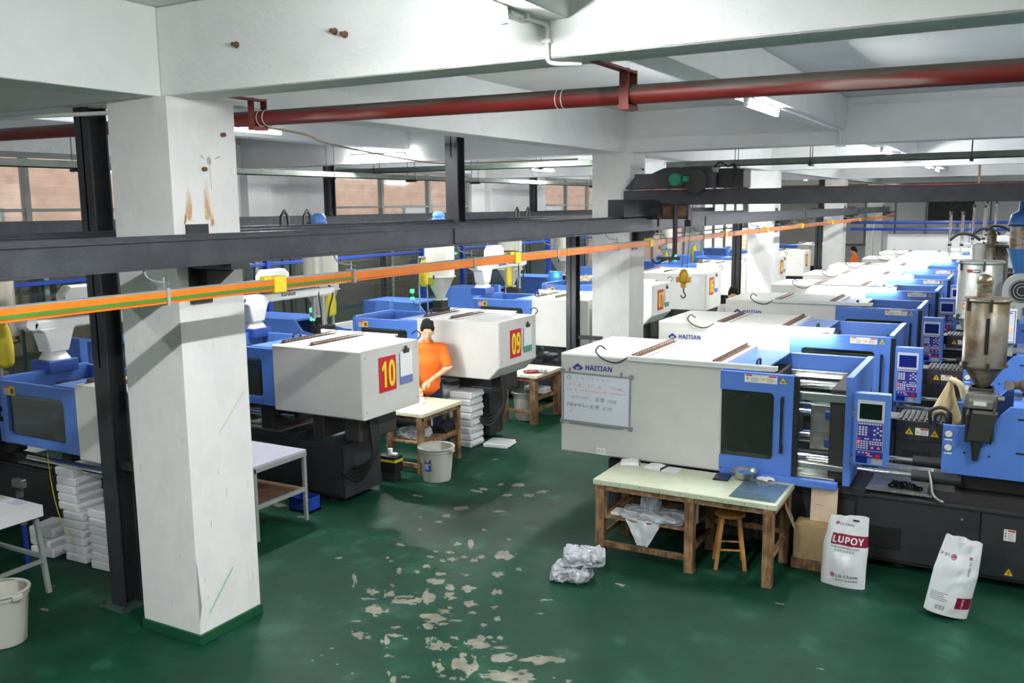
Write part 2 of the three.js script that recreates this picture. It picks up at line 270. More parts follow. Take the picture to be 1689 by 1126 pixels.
// ---------------------------------------------------------------- ceiling lights
function tubeLight(x, y, z, along, label, group, rods = false, len = 1.22) {
  const t = thing('tube_light', label, 'lamp', [x, y, z], along === 'x' ? Math.PI / 2 : 0, group);
  put('housing', bx(-0.03, 0.03, 0.035, 0.075, -len / 2, len / 2, 0.006), M.whitePlastic, t);
  for (const s of [-1, 1]) put('end_cap', bx(-0.022, 0.022, -0.012, 0.036, s * len / 2 - 0.02, s * len / 2 + 0.02, 0.005), M.whitePlastic, t);
  put('tube', cyl(0.018, 0.018, len - 0.05, 0, 0.008, 0, 'z', 12), M.tubeGlow, t);
  if (rods) for (const s of [-1, 1]) put('suspension_rod', bar([0, 0.07, s * 0.45], [0, 4.718 - y, s * 0.45], 0.005, 6), M.castIron, t);
  const l = new THREE.RectAreaLight(new THREE.Color(0.97, 0.99, 1), TUBE_LIGHT, 0.08, len - 0.05); l.position.set(0, -0.014, 0); l.rotation.x = -Math.PI / 2; l.castShadow = true; t.add(l);
  return t;
}
const BEAMLIGHT = 'tube lights under the shallow beam over the right machine row';
for (const z of [2.6, -0.6, -3.55, -9.4, -18.8, -21.4, -27.2, -30.2, -36.5, -46]) tubeLight(-2.36, 4.225, z, 'z', z > 0 ? 'lit white tube light under the shallow beam near the front wall' : z > -1 ? 'lit white tube light in the middle of the front bay' : z > -4 ? 'lit white tube light under the shallow beam before the first cross beam' : z > -12 ? 'lit white tube light under the beam beside the red pipe' : 'small distant lit tube light under the shallow beam along the aisle', z < -12 ? BEAMLIGHT : undefined);
for (const z of [1.2, -6, -9.4, -18.5, -27.5, -36.5]) tubeLight(2.35, 4.225, z, 'z', 'lit tube light over the injection ends of the right row', 'tube lights over the injection ends');
tubeLight(-7.81, 4.19, -7.75, 'z', 'lit tube light behind the first column under the red pipe', undefined, true);
tubeLight(-10.05, 4.2, -13.15, 'x', 'lit tube light hung crosswise before the pink window', undefined, true);
tubeLight(-7.33, 4.19, -14.15, 'z', 'lit tube light left of the second column', undefined, true);
for (const [x, z] of [[-8.2, 1.0], [-7.1, -20.4], [-10.6, -20.6], [-7.4, -27], [-10.6, -29], [-7.4, -36], [-10.6, -38]]) tubeLight(x, 4.19, z, 'z', 'lit tube light over the left machine row', 'tube lights over the left row', true);
// conduits to the lights
{
  const c = tag(put('cable_conduit', [tube([[-2.36, 4.285, -4.22], [-2.36, 4.285, -4.5], [-2.33, 4.27, -4.585], [-2.33, 4.2, -4.59], [-2.33, 4.12, -4.59], [-2.33, 4.085, -4.62], [-2.2, 4.08, -4.75]], 0.013, 60)], M.whitePlastic), 'white cable conduit dropping over the first cross beam', 'conduit');
  each('clip', [bx(-2.385, -2.335, 4.27, 4.3, -4.4, -4.37), bx(-2.355, -2.305, 4.18, 4.2, -4.61, -4.575)], M.whitePlastic, c);
  tag(put('cable_conduit', [tube([[-2.28, 4.285, -9.9], [-2.28, 4.285, -13.1], [-2.26, 4.27, -13.27], [-2.26, 4.1, -13.28], [-2.24, 4.085, -13.32]], 0.014, 50), bx(-2.32, -2.2, 4.06, 4.1, -13.35, -13.28)], M.whitePlastic), 'conduit along the shallow beam to the second cross beam', 'conduit');
  tag(put('cable_conduit', [tube([[-2.1, 4.6, -13.27], [0, 4.585, -13.27], [4, 4.57, -13.27]], 0.012, 30)], M.whitePlastic), 'thin conduit along the top of the second cross beam', 'conduit');
  tag(put('cable_conduit', [tube([[-5.96, 4.02, -4.58], [-7.2, 4.05, -4.56], [-10, 4.06, -4.56], [-13.2, 4.08, -4.56]], 0.016, 30)], M.whitePlastic), 'white conduit under the beam left of the first column', 'conduit');
  tag(put('cable_conduit', [tube([[-6.6, 4.12, -6.2], [-7.2, 4.15, -8.0], [-8.6, 4.2, -10.2], [-8.9, 4.08, -12.6], [-8.8, 4.05, -13.2], [-6.2, 4.03, -13.25]], 0.014, 60)], std(0xa39a7c, 0.6)), 'yellowed cable sagging between tube lights behind the first column', 'cable');
}
// ---------------------------------------------------------------- red pipe with dust on its upper side
{
  const len = 22.6, ang = -0.0096;
  const dust = dataTex(512, (u, v) => {   // u runs round the pipe, v along it
    const up = Math.cos(u * 2 * Math.PI), n = fbm(v * 60, u * 6, 64, 4) - 0.5, n2 = fbm(v * 24 + 7, u * 3, 32, 3) - 0.5, k = clamp((up + n * 1.1 + n2 * 0.8 - 0.1) * 3, 0, 1);
    const w = clamp((n2 - 0.17) * 9, 0, 1) * (up < 0.1 ? 1 : 0), red = [122 + n * 30, 34 + n * 14, 30 + n * 14];
    return red.map((c, i) => { const d = [92, 84, 74][i] + n * 30; let q = c + (d - c) * k; return clamp(q + ([196, 182, 176][i] - q) * w * 0.7, 0, 255); });
  }, true, 1024);
  const t = thing('fire_pipe', 'long dark red fire main with dust, hung behind the first cross beam', 'pipe', [-2.2, 3.965, -5.32]);
  t.rotation.z = ang;
  const g = new THREE.CylinderGeometry(0.058, 0.058, len, 28); g.rotateY(Math.PI / 2).rotateZ(Math.PI / 2);
  put('pipe_run', g, std(0xffffff, 0.5, 0, { map: dust }), t);
  for (const x of [-0.42, -0.38, -3.02, -2.96, -2.9]) put('tie_wire', new THREE.TorusGeometry(0.0595, 0.003, 6, 24).rotateY(Math.PI / 2).translate(x, 0, 0), M.whitePlastic, t);
  for (const x of [0.05, -3.0, 6.0, -7.4]) {
    put('hanger', [bx(x - 0.03, x + 0.03, -0.085, 0.15, 0.062, 0.072), bx(x - 0.03, x + 0.03, -0.085, 0.15, -0.072, -0.062), bx(x - 0.035, x + 0.035, -0.09, -0.062, -0.075, 0.075), bx(x - 0.03, x + 0.03, 0.13, 0.145, -0.07, 0.5)], std(0x7c3a34, 0.6, 0.2), t);
  }
  const p2 = thing('fire_pipe', 'thin red pipe far down the hall under the ceiling', 'pipe', [-3.5, 3.78, -31.5]);
  put('pipe_run', cyl(0.07, 0.07, 19, 0, 0, 0, 'x', 16), std(0x7c241f, 0.5), p2); put('hanger', [bx(2.2, 2.26, 0.05, 0.94, -0.03, 0.03), bx(-6, -5.94, 0.05, 0.94, -0.03, 0.03)], M.rust, p2);
}
// ---------------------------------------------------------------- cable trays on rods
function tray(a, b, label, rods) {
  const t = thing('cable_tray', label, 'cable tray');
  const along = Math.abs(a[0] - b[0]) > Math.abs(a[2] - b[2]) ? 'x' : 'z', s = 0.07;
  const box = (o0, o1, y0, y1) => along === 'x' ? bx(a[0], b[0], a[1] + y0, a[1] + y1, a[2] + o0, a[2] + o1) : bx(a[0] + o0, a[0] + o1, a[1] + y0, a[1] + y1, a[2], b[2]);
  put('trough', [box(-s, s, 0, 0.012), box(-s, -s + 0.01, 0, 0.1), box(s - 0.01, s, 0, 0.1), box(-s + 0.02, s - 0.02, 0.012, 0.06)], M.trayGreen, t);
  for (const k of rods) {
    const p = along === 'x' ? [k, a[1], a[2]] : [a[0], a[1], k];
    put('rod', [-1, 1].map((q) => along === 'x' ? bar([p[0], p[1] - 0.02, p[2] + q * 0.09], [p[0], 4.716, p[2] + q * 0.09], 0.006, 6) : bar([p[0] + q * 0.09, p[1] - 0.02, p[2]], [p[0] + q * 0.09, 4.716, p[2]], 0.006, 6)), M.castIron, t);
    put('strut', along === 'x' ? bx(p[0] - 0.02, p[0] + 0.02, p[1] - 0.035, p[1], p[2] - 0.13, p[2] + 0.13) : bx(p[0] - 0.13, p[0] + 0.13, p[1] - 0.035, p[1], p[2] - 0.02, p[2] + 0.02), M.castIron, t);
  }
}
tray([-11, 3.86, -30], [-11, 3.86, 2], 'grey green cable tray hung along the pink windows', [-7.9, -10.3, -13, -15.5, -18, -21, -24.6]);
tray([-12.2, 3.98, -14.62], [-6.2, 3.98, -14.62], 'grey green cable tray crossing the left bay before the second column', [-11.2, -9.4, -7.6]);
tray([-5.2, 3.9, -14.62], [8, 3.86, -14.62], 'grey cable tray crossing the right bay behind the second cross beam', [-4.05, -2.9, -0.7, 1.6]);

// ---------------------------------------------------------------- crane runways, posts and conductor rail
const iBeam = (x, y0, y1, z0, z1, w) => [bx(x - w / 2, x + w / 2, y1 - 0.014, y1, z0, z1), bx(x - w / 2, x + w / 2, y0, y0 + 0.014, z0, z1), bx(x + w / 2 - 0.03, x + w / 2 - 0.018, y0 + 0.012, y1 - 0.012, z0, z1), bx(x - w / 2 + 0.018, x - w / 2 + 0.03, y0 + 0.012, y1 - 0.012, z0, z1)];
function runway(x, y0, y1, z0, z1, joints, label) {
  const t = thing('crane_runway', label, 'crane rail');
  put('girder', iBeam(x, y0, y1, z1, z0, 0.15), M.railSteel, t);
  for (const z of joints) put('splice_plate', bx(x + 0.057, x + 0.068, y0 + 0.02, y1 - 0.02, z - 0.16, z + 0.16), M.railSteel, t);
  put('rail_bar', bx(x - 0.02, x + 0.02, y1, y1 + 0.025, z1, z0), M.railSteel, t);
  return t;
}
const railA = runway(-4.95, 2.925, 3.115, 3, -41, [-7.75, -15.9, -24.3, -33], 'dark steel crane runway along the aisle side of the columns');
COLZ.forEach((z) => {   // corbels on the aisle face carry the runway
  const w = z - 0.2;
  put('bracket', [bx(-5.31, -5.29, 2.62, 3.2, w - 0.1, w + 0.1), bx(-5.29, -4.88, 2.88, 2.925, w - 0.09, w + 0.09), plateShape([[-5.29, 2.88], [-4.95, 2.88], [-5.29, 2.64]], null, 0.03, 0).translate(0, 0, w - 0.015)], M.blackPaint, railA);
});
runway(-6.3, 2.94, 3.125, 3, -41, [-8.3, -16.5], 'dark steel crane runway on posts behind the columns');
runway(-12.4, 2.88, 3.15, 1, -41, [-14.5, -20], 'dark steel crane runway along the window wall');
function post(x, z, y0, y1, label, w = 0.17) {
  const t = thing('steel_post', label, 'post', [x, 0, z]);
  put('shaft', [bx(-w / 2, w / 2, y0, y1, w / 2 - 0.016, w / 2, 0.003), bx(-w / 2, w / 2, y0, y1, -w / 2, -w / 2 + 0.016, 0.003), bx(-0.008, 0.008, y0, y1, -w / 2, w / 2)], M.darkSteel, t);
  if (y0 < 0.1) { put('base_plate', bx(-0.16, 0.16, 0, 0.02, -0.16, 0.16, 0.003), std(0x2f4a40, 0.6), t); put('brace', [bx(0.05, 0.5, 1.2, 1.26, -0.03, 0.03)], M.darkSteel, t); for (const [a, b] of [[-1, -1], [1, -1], [-1, 1], [1, 1]]) put('anchor_bolt', cyl(0.012, 0.012, 0.05, a * 0.125, 0.035, b * 0.125, 'y', 8), M.castIron, t); }
  return t;
}
post(-6.45, -4.78, 0, 4.1, 'dark steel post standing just left of the first column');
post(-6.28, -9.8, 3.12, 4.72, 'dark steel hanger post above the runway between first and second column', 0.18);
post(-6.2, -13.08, 0, 2.94, 'dark steel post standing left of the second column');
post(onZ(1215, 420, -19.38).x, -19.38, 0, 2.94, 'dark steel post left of the third column');
post(-12.4, -14.6, 3.15, 4.72, 'thin dark hanger post before the pink window');
post(-12.4, -23.5, 3.15, 4.72, 'thin dark hanger post near the far windows by the second column');
post(-6.28, -24.9, 3.12, 4.72, 'dark hanger post behind the third column'); post(-6.28, -33.6, 3.12, 4.72, 'dark hanger post beyond the fourth column');
post(onZ(1350, 400, -26.15).x, -26.15, 0, 2.94, 'dark post between the third and fourth column');
// orange conductor rail hung below the aisle runway
{
  const x = -4.75, t = thing('conductor_rail', 'orange enclosed conductor rail with green stripe hung below the runway', 'power rail');
  const n = 11; for (let i = 0; i < n; i++) {
    const z0 = 2.2 - i * 4.0, z1 = z0 - 3.985;
    put('section', [bx(x - 0.04, x + 0.035, 2.728, 2.795, z1, z0, 0.006), bx(x - 0.04, x + 0.03, 2.716, 2.73, z1, z0)], M.orange, t);
    if (i < 3) put('stripe', bx(x + 0.0345, x + 0.0368, 2.735, 2.757, Math.max(z1, -4.86), z0), M.greenStripe, t);
    put('top_cap', bx(x - 0.035, x + 0.036, 2.795, 2.801, z1, z0), M.greyPaint, t);
  }
  for (let i = 0; i < 22; i++) {
    const z = -2.1 - i * 1.86;
    put('hanger_clip', [bx(x - 0.048, x + 0.042, 2.705, 2.815, z - 0.012, z + 0.012), bar([x, 2.81, z], [x, 2.88, z], 0.006, 6), tube([[x, 2.85, z], [x - 0.06, 2.855, z + 0.02], [x - 0.13, 2.88, z + 0.02], [x - 0.16, 2.93, z + 0.02]], 0.008, 12, 6), bar([x - 0.03, 2.845, z], [x + 0.05, 2.845, z], 0.004, 6)], M.greyPaint, t);
  }
  for (const z of [-4.95, -8.55, -12.6, -16.4, -19.5, -23, -27, -32]) put('collector', [bx(x - 0.055, x + 0.05, 2.7, 2.82, z - 0.07, z + 0.05, 0.008), bx(x - 0.03, x + 0.03, 2.79, 2.825, z + 0.05, z + 0.13, 0.006)], M.yellow, t);
}
// overhead crane: end truck on the aisle runway, box girder, hoist trolley, rope and hook block
{
  const z = -13.2, t = thing('overhead_crane', 'dark grey overhead crane bridge with hoist trolley over the right row', 'crane');
  put('girder', [bx(-5.35, 9.1, 3.3, 3.52, z - 0.12, z + 0.12, 0.006)], M.darkSteel, t);
  put('end_truck', [bx(-5.08, -4.84, 3.14, 3.38, z - 1.35, z + 1.35, 0.006)], M.darkSteel, t);
  for (const s of [-1, 1]) put('wheel', cyl(0.1, 0.1, 0.09, -4.95, 3.17, z + s * 1.1, 'x', 18), M.castIron, t);
  each('gusset', [plateShape([[-5.35, 3.3], [-4.84, 3.3], [-4.84, 3.14], [-5.1, 3.14]], null, 0.03, 0).translate(0, 0, z + 0.12), bx(-4.83, -4.80, 2.98, 3.32, z - 0.05, z + 0.05), bx(-4.35, -4.32, 2.98, 3.32, z + 0.1, z + 0.13)], M.darkSteel, t);
  const y = 3.54; 
  put('trolley_frame', [bx(-5.12, -3.88, y, y + 0.22, z - 0.3, z + 0.26, 0.006), bx(-4.3, -3.95, y + 0.22, y + 0.31, z - 0.2, z + 0.2, 0.006), plateShape([[-5.3, y], [-5.12, y], [-5.12, y + 0.2]], null, 0.4, 0).translate(0, 0, z - 0.2), plateShape([[-4.9, y + 0.22], [-4.3, y + 0.22], [-4.3, y + 0.31], [-4.7, y + 0.3]], null, 0.3, 0).translate(0, 0, z - 0.15)], M.darkSteel, t);
  const motor = put('travel_motor', [cyl(0.085, 0.085, 0.2, -4.42, y + 0.12, z + 0.36, 'z', 20), cyl(0.07, 0.085, 0.03, -4.42, y + 0.12, z + 0.475, 'z', 20)], M.green, t); put('terminal_box', bx(-4.32, -4.25, y + 0.09, y + 0.17, z + 0.3, z + 0.42, 0.006), M.green, motor);
  put('drive_wheel', cyl(0.17, 0.17, 0.06, -4.16, y + 0.1, z + 0.3, 'z', 24), M.castIron, t);
  put('hoist_drum', [cyl(0.11, 0.11, 0.42, -4.55, 3.2, z + 0.05, 'x', 20)], M.rust, t);
  put('hoist_motor', [cyl(0.11, 0.11, 0.5, -4.95, 3.2, z + 0.28, 'x', 20)], M.blackPaint, t);
  put('cable_box', [bx(-3.86, -3.5, y, y + 0.26, z - 0.2, z + 0.2, 0.004), bx(-3.84, -3.58, y + 0.2, y + 0.27, z + 0.2, z + 0.22)], M.black, t);
  put('wiring', [tube([[-3.95, y + 0.3, z + 0.1], [-3.85, y + 0.36, z + 0.15], [-3.75, y + 0.3, z + 0.1], [-3.68, y + 0.33, z + 0.12], [-3.6, y + 0.26, z + 0.2]], 0.012, 30, 6), tube([[-3.62, y + 0.26, z + 0.22], [-3.6, y + 0.18, z + 0.26], [-3.65, y + 0.08, z + 0.24]], 0.009, 16, 6)], M.rubber, t);
  put('collector_arm', [bar([-4.46, 3.3, z + 0.3], [-4.46, 2.58, z + 0.3], 0.036, 12), tube([[-4.46, 2.6, z + 0.3], [-4.52, 2.52, z + 0.3], [-4.62, 2.5, z + 0.3], [-4.74, 2.44, z + 0.3], [-4.82, 2.5, z + 0.3]], 0.018, 20, 6), bx(-4.72, -4.36, 2.5, 2.545, z + 0.28, z + 0.36)], M.blackPaint, t);
  const hk = thing('hook_block', 'small yellow crane hook block hanging on wire ropes', 'crane hook', [-4.3, 2.13, z + 0.35]); hk.scale.setScalar(0.78);
  put('rope', [bar([-0.05, 0.25, 0], [-0.05, 1.49, -0.3], 0.006, 6), bar([0.05, 0.25, 0], [0.05, 1.49, -0.3], 0.006, 6)], M.castIron, hk);
  put('limit_weight', bx(-0.06, 0.06, 1.1, 1.22, -0.27, -0.16, 0.006), M.black, hk);
  put('sheave_housing', [lathe([[0, 0.32], [0.05, 0.3], [0.085, 0.22], [0.09, 0.1], [0.06, 0.05], [0, 0.04]], 16), bx(-0.14, -0.07, 0.06, 0.16, -0.05, 0.05, 0.01), bx(0.07, 0.14, 0.06, 0.16, -0.05, 0.05, 0.01), bx(-0.05, 0.05, -0.04, 0.05, -0.04, 0.04, 0.01)], M.hookYellow, hk);
  put('hook', [tube([[0, -0.03, 0], [0, -0.12, 0], [0.035, -0.17, 0], [0.02, -0.225, 0], [-0.03, -0.225, 0], [-0.05, -0.18, 0]], 0.014, 24, 8)], M.castIron, hk);
  put('tag_plate', bx(0.16, 0.27, 0.06, 0.16, -0.01, 0.0), M.paper, hk);
}
// ---------------------------------------------------------------- prints
const font = await new FontLoader().loadAsync('fonts/droid/droid_sans_bold.typeface.json');
const text3 = (s, size, depth, sx = 1) => { const g = new TextGeometry(s, { font, size, depth, curveSegments: 4, bevelEnabled: false }); g.scale(sx, 1, 1); return g; };
const tri = (c, x, y, r, mark) => { c.fillStyle = '#e8c015'; c.beginPath(); c.moveTo(x, y - r); c.lineTo(x + r, y + r * 0.75); c.lineTo(x - r, y + r * 0.75); c.fill(); c.strokeStyle = c.fillStyle = '#1a1a12'; c.lineWidth = r * 0.1; if (mark === 'bolt') { c.beginPath(); c.moveTo(x + r * 0.12, y - r * 0.45); c.lineTo(x - r * 0.2, y + r * 0.15); c.lineTo(x + r * 0.15, y + r * 0.1); c.lineTo(x - r * 0.1, y + r * 0.6); c.lineWidth = r * 0.17; c.stroke(); } else if (mark === 'press') { c.lineWidth = r * 0.16; c.beginPath(); c.moveTo(x - r * 0.15, y - r * 0.1); c.lineTo(x - r * 0.15, y + r * 0.55); c.moveTo(x + r * 0.15, y - r * 0.1); c.lineTo(x + r * 0.15, y + r * 0.55); c.moveTo(x - r * 0.5, y + r * 0.25); c.lineTo(x - r * 0.15, y + r * 0.25); c.moveTo(x + r * 0.5, y + r * 0.25); c.lineTo(x + r * 0.15, y + r * 0.25); c.stroke(); } else { c.fillRect(x - r * 0.07, y - r * 0.4, r * 0.14, r * 0.6); c.fillRect(x - r * 0.07, y + r * 0.35, r * 0.14, r * 0.14); } };
const lines = (c, x, y, w, n, dy, col = '#7d7d7d') => { c.fillStyle = col; for (let i = 0; i < n; i++) c.fillRect(x, y + i * dy, w * (0.6 + 0.4 * Math.abs(Math.sin(i * 2.3 + x))), Math.max(1, dy * 0.35)); };
const print = (w, h, draw, rough = 0.5) => std(0xffffff, rough, 0, { map: canvasTex(w, h, draw) });
M.gateLabel = print(256, 96, (c, w, h) => { c.fillStyle = '#e9e7df'; c.fillRect(0, 0, w, h); c.fillStyle = '#c9272b'; c.fillRect(10, 4, 50, 16); c.fillRect(190, 4, 62, 18); tri(c, 24, 48, 18); tri(c, 150, 48, 18); lines(c, 50, 34, 70, 5, 11); lines(c, 176, 34, 70, 5, 11); c.strokeStyle = '#aaa'; c.strokeRect(128, 2, 1, h - 4); });
M.pressLabel = print(96, 96, (c) => { c.fillStyle = '#4270c6'; c.fillRect(0, 0, 96, 96); tri(c, 48, 54, 44, 'press'); });
M.boltLabel = print(96, 96, (c) => { c.fillStyle = '#303133'; c.fillRect(0, 0, 96, 96); tri(c, 48, 54, 44, 'bolt'); });
M.cautionLabel = print(160, 96, (c, w, h) => { c.fillStyle = '#e2e0d6'; c.fillRect(0, 0, w, h); c.fillStyle = '#c5302a'; c.fillRect(60, 4, 96, 20); tri(c, 32, 54, 22); lines(c, 64, 36, 88, 5, 11); });
M.cautionYellow = print(160, 96, (c, w, h) => { c.fillStyle = '#e2e0d6'; c.fillRect(0, 0, w, h); c.fillStyle = '#e0a91c'; c.fillRect(50, 4, 106, 22); tri(c, 28, 60, 20); lines(c, 56, 38, 96, 5, 11); });
M.safetyLabel = print(128, 128, (c, w, h) => { c.fillStyle = '#e6e4dc'; c.fillRect(0, 0, w, h); c.fillStyle = '#c5302a'; c.fillRect(42, 6, 82, 18); for (const [y, k] of [[20, '#d79a2a'], [48, '#3563a8'], [76, '#3563a8'], [104, '#c98a86']]) { c.fillStyle = k; c.beginPath(); c.arc(20, y, 10, 0, 7); c.fill(); } lines(c, 42, 34, 78, 8, 11); });
M.rearLabel = print(128, 64, (c, w, h) => { c.fillStyle = '#d3bfae'; c.fillRect(0, 0, w, h); c.fillStyle = '#c04a3c'; c.fillRect(0, 0, 66, 14); lines(c, 6, 20, 54, 5, 9, '#a2745f'); c.fillStyle = '#e8c015'; c.fillRect(66, 0, 62, h); c.fillStyle = '#5a4a24'; c.beginPath(); c.arc(97, 33, 20, 0, 7); c.fill(); c.fillStyle = '#8a3a24'; c.fillRect(90, 24, 14, 18); });
M.keypad = print(256, 420, (c, w, h) => {
  c.fillStyle = '#232c86'; c.fillRect(0, 0, w, h); const K = (x, y, s = 17, col = '#d6d8dc') => { c.fillStyle = col; c.fillRect(x, y, s, s); c.fillStyle = '#5b6aa8'; c.fillRect(x + s * 0.35, y + s * 0.35, s * 0.3, s * 0.3); };
  c.strokeStyle = '#dfe2e8'; c.lineWidth = 4; c.strokeRect(6, 6, w - 12, 330);
  for (let i = 0; i < 9; i++) K(16 + i * 25, 16, 18); for (let r = 0; r < 4; r++) for (let k = 0; k < 3; k++) K(20 + k * 30, 58 + r * 28, 20);
  for (const [x, y] of [[190, 58], [160, 84], [220, 84], [190, 108], [160, 134], [220, 134]]) K(x, y, 20);
  K(20, 188, 22, '#d33'); for (let i = 0; i < 2; i++) K(76 + i * 26, 190); for (let i = 0; i < 3; i++) K(160 + i * 26, 190); for (let r = 0; r < 4; r++) for (let k = 0; k < 4; k++) K(16 + k * 26, 222 + r * 26); for (let r = 0; r < 2; r++) for (let k = 0; k < 5; k++) K(124 + k * 25, 222 + r * 26); K(140, 284, 26, '#e77'); K(200, 284, 26, '#e77');
  c.fillStyle = '#cfd2d8'; for (const x of [22, 60, 92]) c.fillRect(x, 356, 18, 14); c.fillRect(100, 392, 60, 6);
});
M.sideVent = std(0x101113, 0.7);
const logoGeo = (() => {
  const parts = [plateShape([[0, 0.012], [0.055, 0.052], [0.11, 0.012], [0.11, 0], [0.085, -0.018], [0.025, -0.018], [0, 0]], null, 0.003, 0)];
  parts.push(text3('HAITIAN', 0.052, 0.003, 1.02).translate(0.135, -0.012, 0)); return parts;
})();
const logoHT = text3('HT', 0.026, 0.002, 1.1).translate(0.031, -0.012, 0.003);
M.logoBlue = std(0x2a2f8a, 0.45);

// ---------------------------------------------------------------- injection moulding machine
// local frame: x from the clamp end along the machine, y up, z = 0 the operator's face, body towards -z
function machine(name, o) {
  const { L = 1.69, yb = 0.76, yt = 1.8, D = 1.37, near = 'operator' } = o;
  const t = thing(name, o.label, 'machine', o.pos, o.turn ?? 0, o.group);
  const gy0 = yb + 0.04, gy1 = yt - 0.05, E = L + 1.15, GH = gy1 - gy0, inset = o.inset ?? 0.2, pin = Math.max(0.16, inset - 0.02);             // gate zone L .. E
  const coverM = o.coverMat ?? M.greyCover;
  // bed
  const bed = put('base', [bx(0.45, L + 3.4, 0.06, 0.68, -D + inset, -0.2, 0.012)], M.blackPaint, t);
  each('foot', [0.7, L + 0.2, L + 1.6, L + 3.1].flatMap((x) => [cyl(0.07, 0.07, 0.06, x, 0.03, -0.35, 'y', 12), cyl(0.07, 0.07, 0.06, x, 0.03, -D + inset + 0.12, 'y', 12)]), M.rubber, bed);
  for (const [a, b, y1] of [[0.5, L + 0.35, 0.6], [L + 0.36, L + 1.22, 0.6], [L + 1.24, L + 2.24, 0.66], [L + 2.25, L + 3.38, 0.66]]) for (const z of [-0.19, -D + inset - 0.01]) put('side_panel', bx(a, b, 0.1, y1, z - 0.012, z + 0.012, 0.004), M.blackPaint, bed);
  put('bed_top', [bx(L - 0.1, L + 1.3, 0.66, 0.74, -D + pin, -0.14, 0.008), bx(L + 1.24, L + 3.4, 0.66, 0.69, -D + pin, -0.16, 0.006)], M.blackPaint, t);
  put('vent_panel', bx(L + 1.32, L + 1.62, 0.2, 0.4, -0.182, -0.172, 0.003), M.sideVent, bed);
  put('lock', cyl(0.012, 0.012, 0.012, L + 2.1, 0.57, -0.172, 'z', 10), M.chrome, bed);
  // clamp unit under its sheet metal cover
  each('clamp_platen', [bx(0.2, 0.42, 0.74, yt - 0.2, -D + pin, -0.2, 0.02), bx(L - 0.56, L - 0.39, 0.74, yt - 0.2, -D + pin, -0.2, 0.02)], M.castIron, t);
  const ch = o.chamfer ?? 0, outline = ch ? [[0, yb + ch], [ch, yb], [L, yb], [L, yt], [0, yt]] : [[0, yb], [L, yb], [L, yt], [0, yt]];
  const cover = put('clamp_cover', metric(plateShape(outline, null, D, 0.014).translate(0, 0, -D)), coverM, t);
  put('top_seam', [bx(L * 0.52, L * 0.53, yt, yt + 0.003, -D + 0.02, -0.02), bx(L - 0.06, L - 0.05, yt, yt + 0.003, -D + 0.02, -0.02)], std(0x9a9890, 0.7), cover);
  for (const [y, z] of [[yt - 0.08, -0.06], [yt - 0.08, -D + 0.06], [yb + ch + 0.08, -0.06], [yb + ch + 0.08, -D + 0.06]]) put('screw', cyl(0.008, 0.008, 0.004, -0.002, y, z, 'x', 8), M.steelDull, cover);
  if (o.logo) { const g = new THREE.Group(); g.name = 'logo'; g.position.set(o.logo[0], o.logo[1], 0.0); g.userData.label = 'blue lettering HAITIAN with house emblem'; t.add(g); put('lettering', logoGeo, M.logoBlue, g); put('emblem_letters', logoHT, M.paper, g); }
  // slotted angle irons lying across the cover
  for (const x of o.angles ?? []) { const ang = put('slotted_angle', [bx(x, x + 0.04, yt + 0.002, yt + 0.006, -D + 0.1, 0.0), bx(x, x + 0.004, yt + 0.002, yt + 0.04, -D + 0.1, 0.0)], M.rust, t); put('slots', Array.from({ length: 16 }, (_, k) => bx(x - 0.002, x + 0.006, yt + 0.014, yt + 0.026, -D + 0.16 + k * (D - 0.2) / 16, -D + 0.2 + k * (D - 0.2) / 16)), M.steelDull, ang); }
  // sliding gates on both sides
  const gate = (side, shift) => {
    const z = side > 0 ? -0.05 : -D + 0.05, g = new THREE.Group(); g.name = side > 0 ? 'safety_gate' : 'rear_gate'; g.position.set(L - shift, 0, z); if (side < 0) { g.rotation.y = Math.PI; g.position.x = L + 1.15 - shift; } t.add(g);
    put('gate_panel', metric(plateShape([[0, gy0], [1.15, gy0], [1.15, gy1], [0, gy1]], [roundRect(0.14, 0.975, gy0 + 0.14 * GH, gy1 - 0.19 * GH, 0.05)], 0.045, 0.005)), M.blue, g);
    put('window', bx(0.12, 1.0, gy0 + 0.13 * GH, gy1 - 0.18 * GH, 0.012, 0.018), M.glassTint, g);
    if (side > 0) {
      put('handle', [bx(1.045, 1.07, gy0 + 0.22, gy1 - 0.2, 0.075, 0.1, 0.008), bx(1.045, 1.07, gy0 + 0.22, gy0 + 0.29, 0.04, 0.09, 0.006), bx(1.045, 1.07, gy1 - 0.27, gy1 - 0.2, 0.04, 0.09, 0.006)], M.black, g);
      put('warning_label', label3(0.30, 0.075).translate(0.85, gy1 - 0.055, 0.047), M.gateLabel, g); put('press_label', label3(0.075, 0.075).translate(1.055, gy1 - 0.055, 0.047), M.pressLabel, g);
      put('edge_strip', bx(1.15, 1.2, gy0 + 0.02, gy1 - 0.01, 0.0, 0.035, 0.005), M.black, g);
    } else {
      put('warning_label', label3(0.17, 0.085).translate(0.2, gy1 - 0.085, 0.047), M.rearLabel, g);
      put('hinge', [bx(0.02, 0.03, gy0 + 0.2, gy1 - 0.25, 0.045, 0.055), bx(-0.02, 0.06, gy0 + 0.2, gy0 + 0.24, 0.04, 0.07, 0.004), bx(-0.02, 0.06, gy1 - 0.29, gy1 - 0.25, 0.04, 0.07, 0.004), bx(0.052, 0.056, gy0 + 0.02, gy1 - 0.02, 0.044, 0.0465)], M.black, g);
    }
    return g;
  };
  gate(1, o.open ? 0.48 : 0); gate(-1, 0);
  // mould space
  const fr = put('fixed_frame', [bx(E - 0.03, E + 0.03, gy0 - 0.03, gy1 + 0.02, -D + 0.06, -0.03, 0.004)], M.blue, t);
